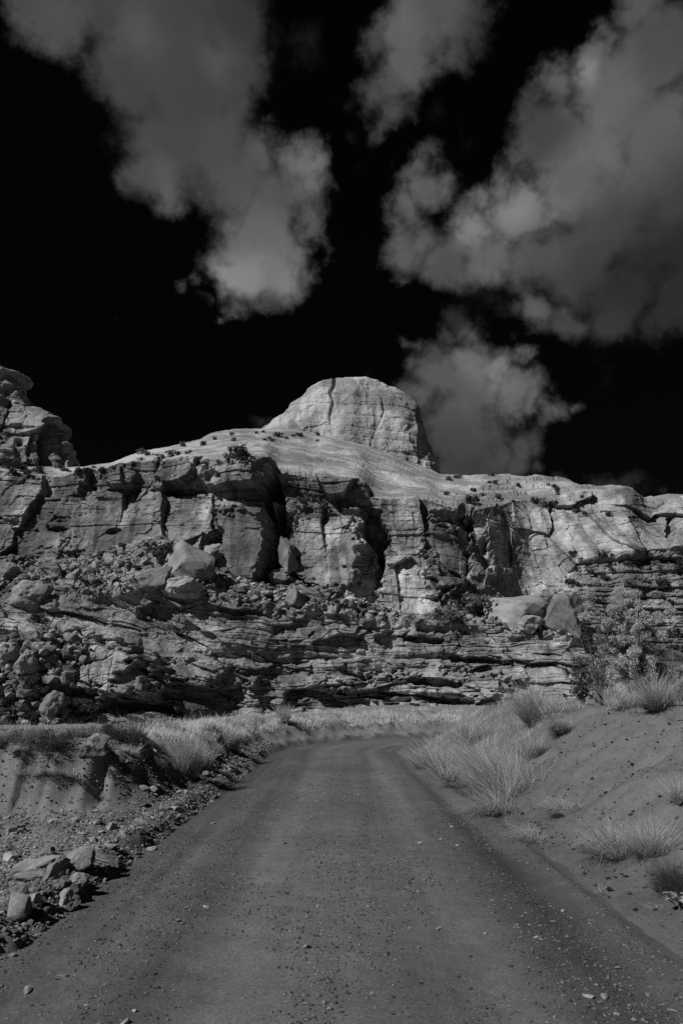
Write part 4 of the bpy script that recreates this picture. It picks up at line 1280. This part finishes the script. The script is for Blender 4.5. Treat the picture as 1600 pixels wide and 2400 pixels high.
def leaf_cloud(centres, radii, per, size, r, flat=1.0):
    n = per * len(centres)
    c = np.repeat(np.array(centres), per, 0); rad = np.repeat(np.array(radii), per)
    d = r.normal(size=(n, 3)); d /= np.linalg.norm(d, axis=1)[:, None]
    rr = r.rand(n) ** 0.45
    p = c + d * (rad * rr)[:, None] * np.array((1, 1, flat))
    a = r.normal(size=(n, 3)); a /= np.linalg.norm(a, axis=1)[:, None]
    a = a + d * 0.8; a /= np.linalg.norm(a, axis=1)[:, None]
    b = np.cross(a, r.normal(size=(n, 3))); b /= np.linalg.norm(b, axis=1)[:, None] + 1e-9
    s = size * r.uniform(0.6, 1.4, n)
    A, Bq, C, D = p - b * s[:, None] * 0.35, p + a * s[:, None] * 0.5 - b * 0, p + b * s[:, None] * 0.35, p - a * s[:, None] * 0.9
    Vv = np.stack([A, Bq, C, D], 1).reshape(-1, 3)
    Ff = np.arange(n * 4).reshape(n, 4)
    return Vv, Ff, np.repeat(np.clip(r.normal(0.55, 0.25, n), 0, 1), 4)


def woody(name, loc, H, W, label, cat, seed, n_main=6, leaves=60, leaf=0.03, mat='brush', tips_each=6, lean=0.0, group=None, clump=0.16, trunk_r=0.035, low=0.12):
    r = np.random.RandomState(seed)
    br, tips = [], []
    for i in range(n_main):
        a = 2 * math.pi * i / n_main + r.uniform(-.4, .4)
        top = np.array((math.cos(a) * W / 2 * r.uniform(.25, .95), math.sin(a) * W / 2 * r.uniform(.25, .95), H * r.uniform(.55, 0.98)))
        if i == 0:
            top = np.array((0.05 * W + lean, 0, H))
        midp = top * np.array((.35, .35, .5)) + r.normal(0, .05 * H, 3) * np.array((1, 1, .4))
        br.append(([(0, 0, -0.05), midp, top], [trunk_r, trunk_r * .6, trunk_r * .15]))
        for j in range(tips_each):
            q = r.uniform(low, 1.0)
            st = midp * min(q * 2, 1) if q < .5 else midp + (top - midp) * (q * 2 - 1)
            en = st + np.array((r.normal(0, .2 * W), r.normal(0, .2 * W), r.uniform(.02, .16) * H))
            br.append(([st, (st + en) / 2 + r.normal(0, .02 * H, 3), en], [trunk_r * .3, trunk_r * .2, trunk_r * .08]))
            tips.append(en)
        tips.append(top)
    Vt, Ft = twig_tubes(br)
    root = bpy.data.objects.new(name, None)
    col.objects.link(root)
    root.location = loc
    root['label'] = label; root['category'] = cat
    if group:
        root['group'] = group
    link('trunk' if 'tree' in name else 'stems', mesh_np('wood', Vt, Ft, M['bark'], True), root)
    if leaves:
        v, f, tn = leaf_cloud(tips, [clump * H * r.uniform(.6, 1.2) for _ in tips], leaves, leaf, r, 0.9)
        link('crown' if 'tree' in name else 'foliage', mesh_np('foliage', v, f, M[mat], False, {'tone': tn}), root)
    return root


def crest_spot(u, Y):
    x = float((u - 800) / FPX * (Y * math.cos(PITCH)) * 1.0)
    x = float(at(u, 1640, Y)[0])
    return Vector((x, Y, float(ground_z(x, Y))))


woody('juniper_tree', crest_spot(1488, 17.5), 2.55, 1.6, 'bushy pale juniper on the right crest in front of the dark ledges', 'tree', 5, 12, 560, 0.028, 'juniper', 11, clump=0.06, trunk_r=0.06)
woody('twiggy_bush', crest_spot(1408, 14.5), 1.75, 1.0, 'sparse twiggy bush standing just left of the juniper', 'shrub', 6, 9, 16, 0.03, 'darkbrush', 9, clump=0.07, trunk_r=0.018)
woody('twiggy_bush', crest_spot(1592, 13.0), 1.3, 0.9, 'bare spreading twigs at the right edge behind the grey boulder', 'shrub', 8, 8, 8, 0.03, 'darkbrush', 7, clump=0.07, trunk_r=0.012)
woody('twiggy_bush', crest_spot(1365, 16.0), 0.9, 0.7, 'low dark bush at the left foot of the twiggy bush', 'shrub', 9, 6, 40, 0.04, 'darkbrush', 6, clump=0.10, trunk_r=0.015)

# broad-leaved plant in the bottom right corner
pl, tt = hit_ground(1590, 2140)
root = bpy.data.objects.new('leafy_plant', None); col.objects.link(root); root.location = pl
root['label'] = 'small plant with broad pale leaves at the bottom right edge'; root['category'] = 'plant'
r = np.random.RandomState(4)
for i in range(14):
    a = r.uniform(0, 6.28); L = r.uniform(0.07, 0.12); el = r.uniform(-0.1, 0.9)
    prof = [(0, .0), (.3, .5), (.6, .55), (.85, .3), (1, 0.02)]
    V_, F_ = [], []
    for q, wq in prof:
        c = np.array((math.cos(a) * (0.02 + L * q * math.cos(el)), math.sin(a) * (0.02 + L * q * math.cos(el)), 0.05 + L * q * math.sin(el) - .03 * q * q + (i % 5) * .02))
        sd = np.array((-math.sin(a), math.cos(a), 0.15)) * wq * L * .45
        V_ += [c - sd, c - np.array((0, 0, .004)), c + sd]
    for j in range(len(prof) - 1):
        for s in range(2):
            F_.append((3 * j + s, 3 * j + s + 1, 3 * j + s + 4, 3 * j + s + 3))
    link('leaf', mesh_np('leaf', np.array(V_), np.array(F_), M['leaf'], True, {'tone': np.full(len(V_), r.uniform(.3, 1))}), root)
Vt, Ft = twig_tubes([([(0, 0, -.05), (.01, 0, .07), (0.0, .01, .14)], [.006, .005, .003])])
link('stem', mesh_np('stem', Vt, Ft, M['bark'], True), root)

# shrubs on the cliffs: one bush, copied
proto = None
bush_meshes = []
for sd in range(4):
    r = np.random.RandomState(300 + sd)
    tips = [(r.normal(0, .34), r.normal(0, .34), r.uniform(.12, .8)) for _ in range(16)]
    br = [([(0, 0, -.1), (q[0] * .4, q[1] * .4, q[2] * .5), q], [.03, .02, .008]) for q in tips]
    Vt, Ft = twig_tubes(br, 3)
    v, f, tn = leaf_cloud(tips, [.30] * 16, 60, .13, r)
    bush_meshes.append((mesh_np('bush_stems', Vt, Ft, M['bark'], True), mesh_np('bush_foliage', v, f, M['brush'], False, {'tone': tn}),
                        mesh_np('bush_foliage', v, f, M['darkbrush'], False, {'tone': tn})))


SHRUBS = {}


def bush(u, v, s_px, label, group=None, dark=True, k=None, flat=1.0):
    p = hit_cliff(u, v, 4.0)
    s = s_px * p.y / FPX
    k = rnd.randrange(4) if k is None else k
    root = bpy.data.objects.new('shrub', None); col.objects.link(root)
    root.location = p; root.scale = (s, s, s * 0.9 * flat); root.rotation_euler = (0, 0, rnd.uniform(0, 6.28))
    root['label'] = label; root['category'] = 'shrub'
    if group:
        root['group'] = group
    link('stems', bush_meshes[k][0], root)
    link('foliage', bush_meshes[k][2 if dark else 1], root)
    SHRUBS.setdefault(group, []).append((u, v, root))


bush(552, 1078, 38, 'largest shrub on the rim above the striped pillar')
bush(378, 1306, 44, 'bush growing beside the big leaning slab on the bench')
bush(1120, 1440, 58, 'tall green bush below the pale right cliff', dark=False, k=1)
bush(1148, 1430, 44, 'bush crowding the right side of the tall one below the cliff', dark=False, k=2)
bush(1045, 1462, 44, 'lower bush on the ledge left of the tall one', dark=False, k=3)
bush(430, 1042, 12, 'pale tuft of brush standing up on the left skyline', dark=False)
bush(1110, 1180, 26, 'dark shrub at the head of the ragged slot')
bush(1250, 1175, 16, 'dark shrub on the rim of the pale right wall')
bush(90, 1455, 26, 'dark bush on the ledge above the tilted slab at left')
bush(195, 1668, 36, 'dark bush beside the upright boulder at the cliff foot')
bush(20, 1095, 30, 'bushy plant at the foot of the left butte')
bush(1590, 1340, 22, 'shrub on the thin ledges near the right edge')
for q in range(20):
    u = rnd.uniform(200, 560); b_ = np.interp(u, US, v4)
    bush(u, b_ + rnd.uniform(1, 26), rnd.uniform(7, 15), 'small scrub bush on the slope near the left skyline', 'scrub on the left skyline', rnd.random() < .35)
for q in range(13):
    u = rnd.uniform(600, 760)
    bush(u, rnd.uniform(1008, 1034) + (u - 600) * 0.03, rnd.uniform(6, 12), 'low dark scrub on the shelf under the dome', 'scrub under the dome', True)
for q in range(26):
    u = rnd.uniform(1010, 1460); b_ = np.interp(u, US, v4)
    bush(u, b_ + rnd.random() ** 1.5 * 70, rnd.uniform(6, 15), 'small dark shrub dotting the pale slope right of the dome', 'scrub right of the dome', rnd.random() < .5)
for q in range(30):
    u = rnd.uniform(1330, 1600)
    bush(u, rnd.uniform(1300, 1420), rnd.uniform(8, 20), 'scrub growing on the dark ledges at right', 'scrub on the right ledges', rnd.random() < .6)
for q in range(12):
    bush(rnd.uniform(20, 190), rnd.uniform(1090, 1112), rnd.uniform(8, 20), 'dark scrub along the foot of the left butte', 'scrub below the left butte', True)
for q in range(14):
    bush(rnd.uniform(0, 220), rnd.uniform(1600, 1700), rnd.uniform(12, 30), 'dark brush in the rubble at the far left cliff foot', 'brush at the left cliff foot', True)
SKY = [(552, 1078, 'the largest shrub on the rim'), (430, 1042, 'the pale upright brush on the skyline'), (270, 1085, 'the low saddle beside the left butte'), (350, 1060, 'the middle of the left skyline')]
DOM = [(610, 1008, 'the left foot of the dome'), (690, 1020, 'the dark shelf under the dome'), (755, 1030, 'the crack in the dome')]
RGT = [(1012, 1105, 'the right foot of the dome'), (1110, 1180, 'the dark shrub at the ragged slot'), (1250, 1175, 'the dark shrub on the right rim'), (1200, 1113, 'the flat skyline right of the dome'),
       (1350, 1140, 'the sloping right skyline'), (1460, 1147, 'the corner of the right wall')]
LDG = [(1590, 1340, 'the larger shrub on the ledges'), (1440, 1400, 'the tip of the juniper'), (1360, 1320, 'the left end of the ledges'), (1500, 1310, 'the foot of the right wall')]
BUT = [(20, 1095, 'the bushy plant at the butte foot'), (112, 1090, 'the cleft in the left butte'), (185, 1098, 'the right foot of the left butte')]
FOO = [(195, 1668, 'the dark bush at the cliff foot'), (122, 1645, 'the upright rounded boulder'), (30, 1640, 'the dark gap low at far left')]
for g_, mk, noun in (('scrub on the left skyline', SKY, 'small scrub bush'), ('scrub under the dome', DOM, 'low dark scrub bush'), ('scrub right of the dome', RGT, 'small dark shrub'),
                     ('scrub on the right ledges', LDG, 'ledge shrub'), ('scrub below the left butte', BUT, 'dark scrub bush'), ('brush at the left cliff foot', FOO, 'dark brush clump')):
    name_by_landmark(SHRUBS[g_], mk, noun)


def sand_pts(r, n):
    return 2.5 + 3.2 * r.rand(n) ** 1.2, 4.2 + 9 * r.rand(n)


grass_field('plant_litter', 'dead stalks and twigs strewn over the sand slope', 1500, sand_pts, (0.03, 0.11), 35, 0.006, 'deadgrass')
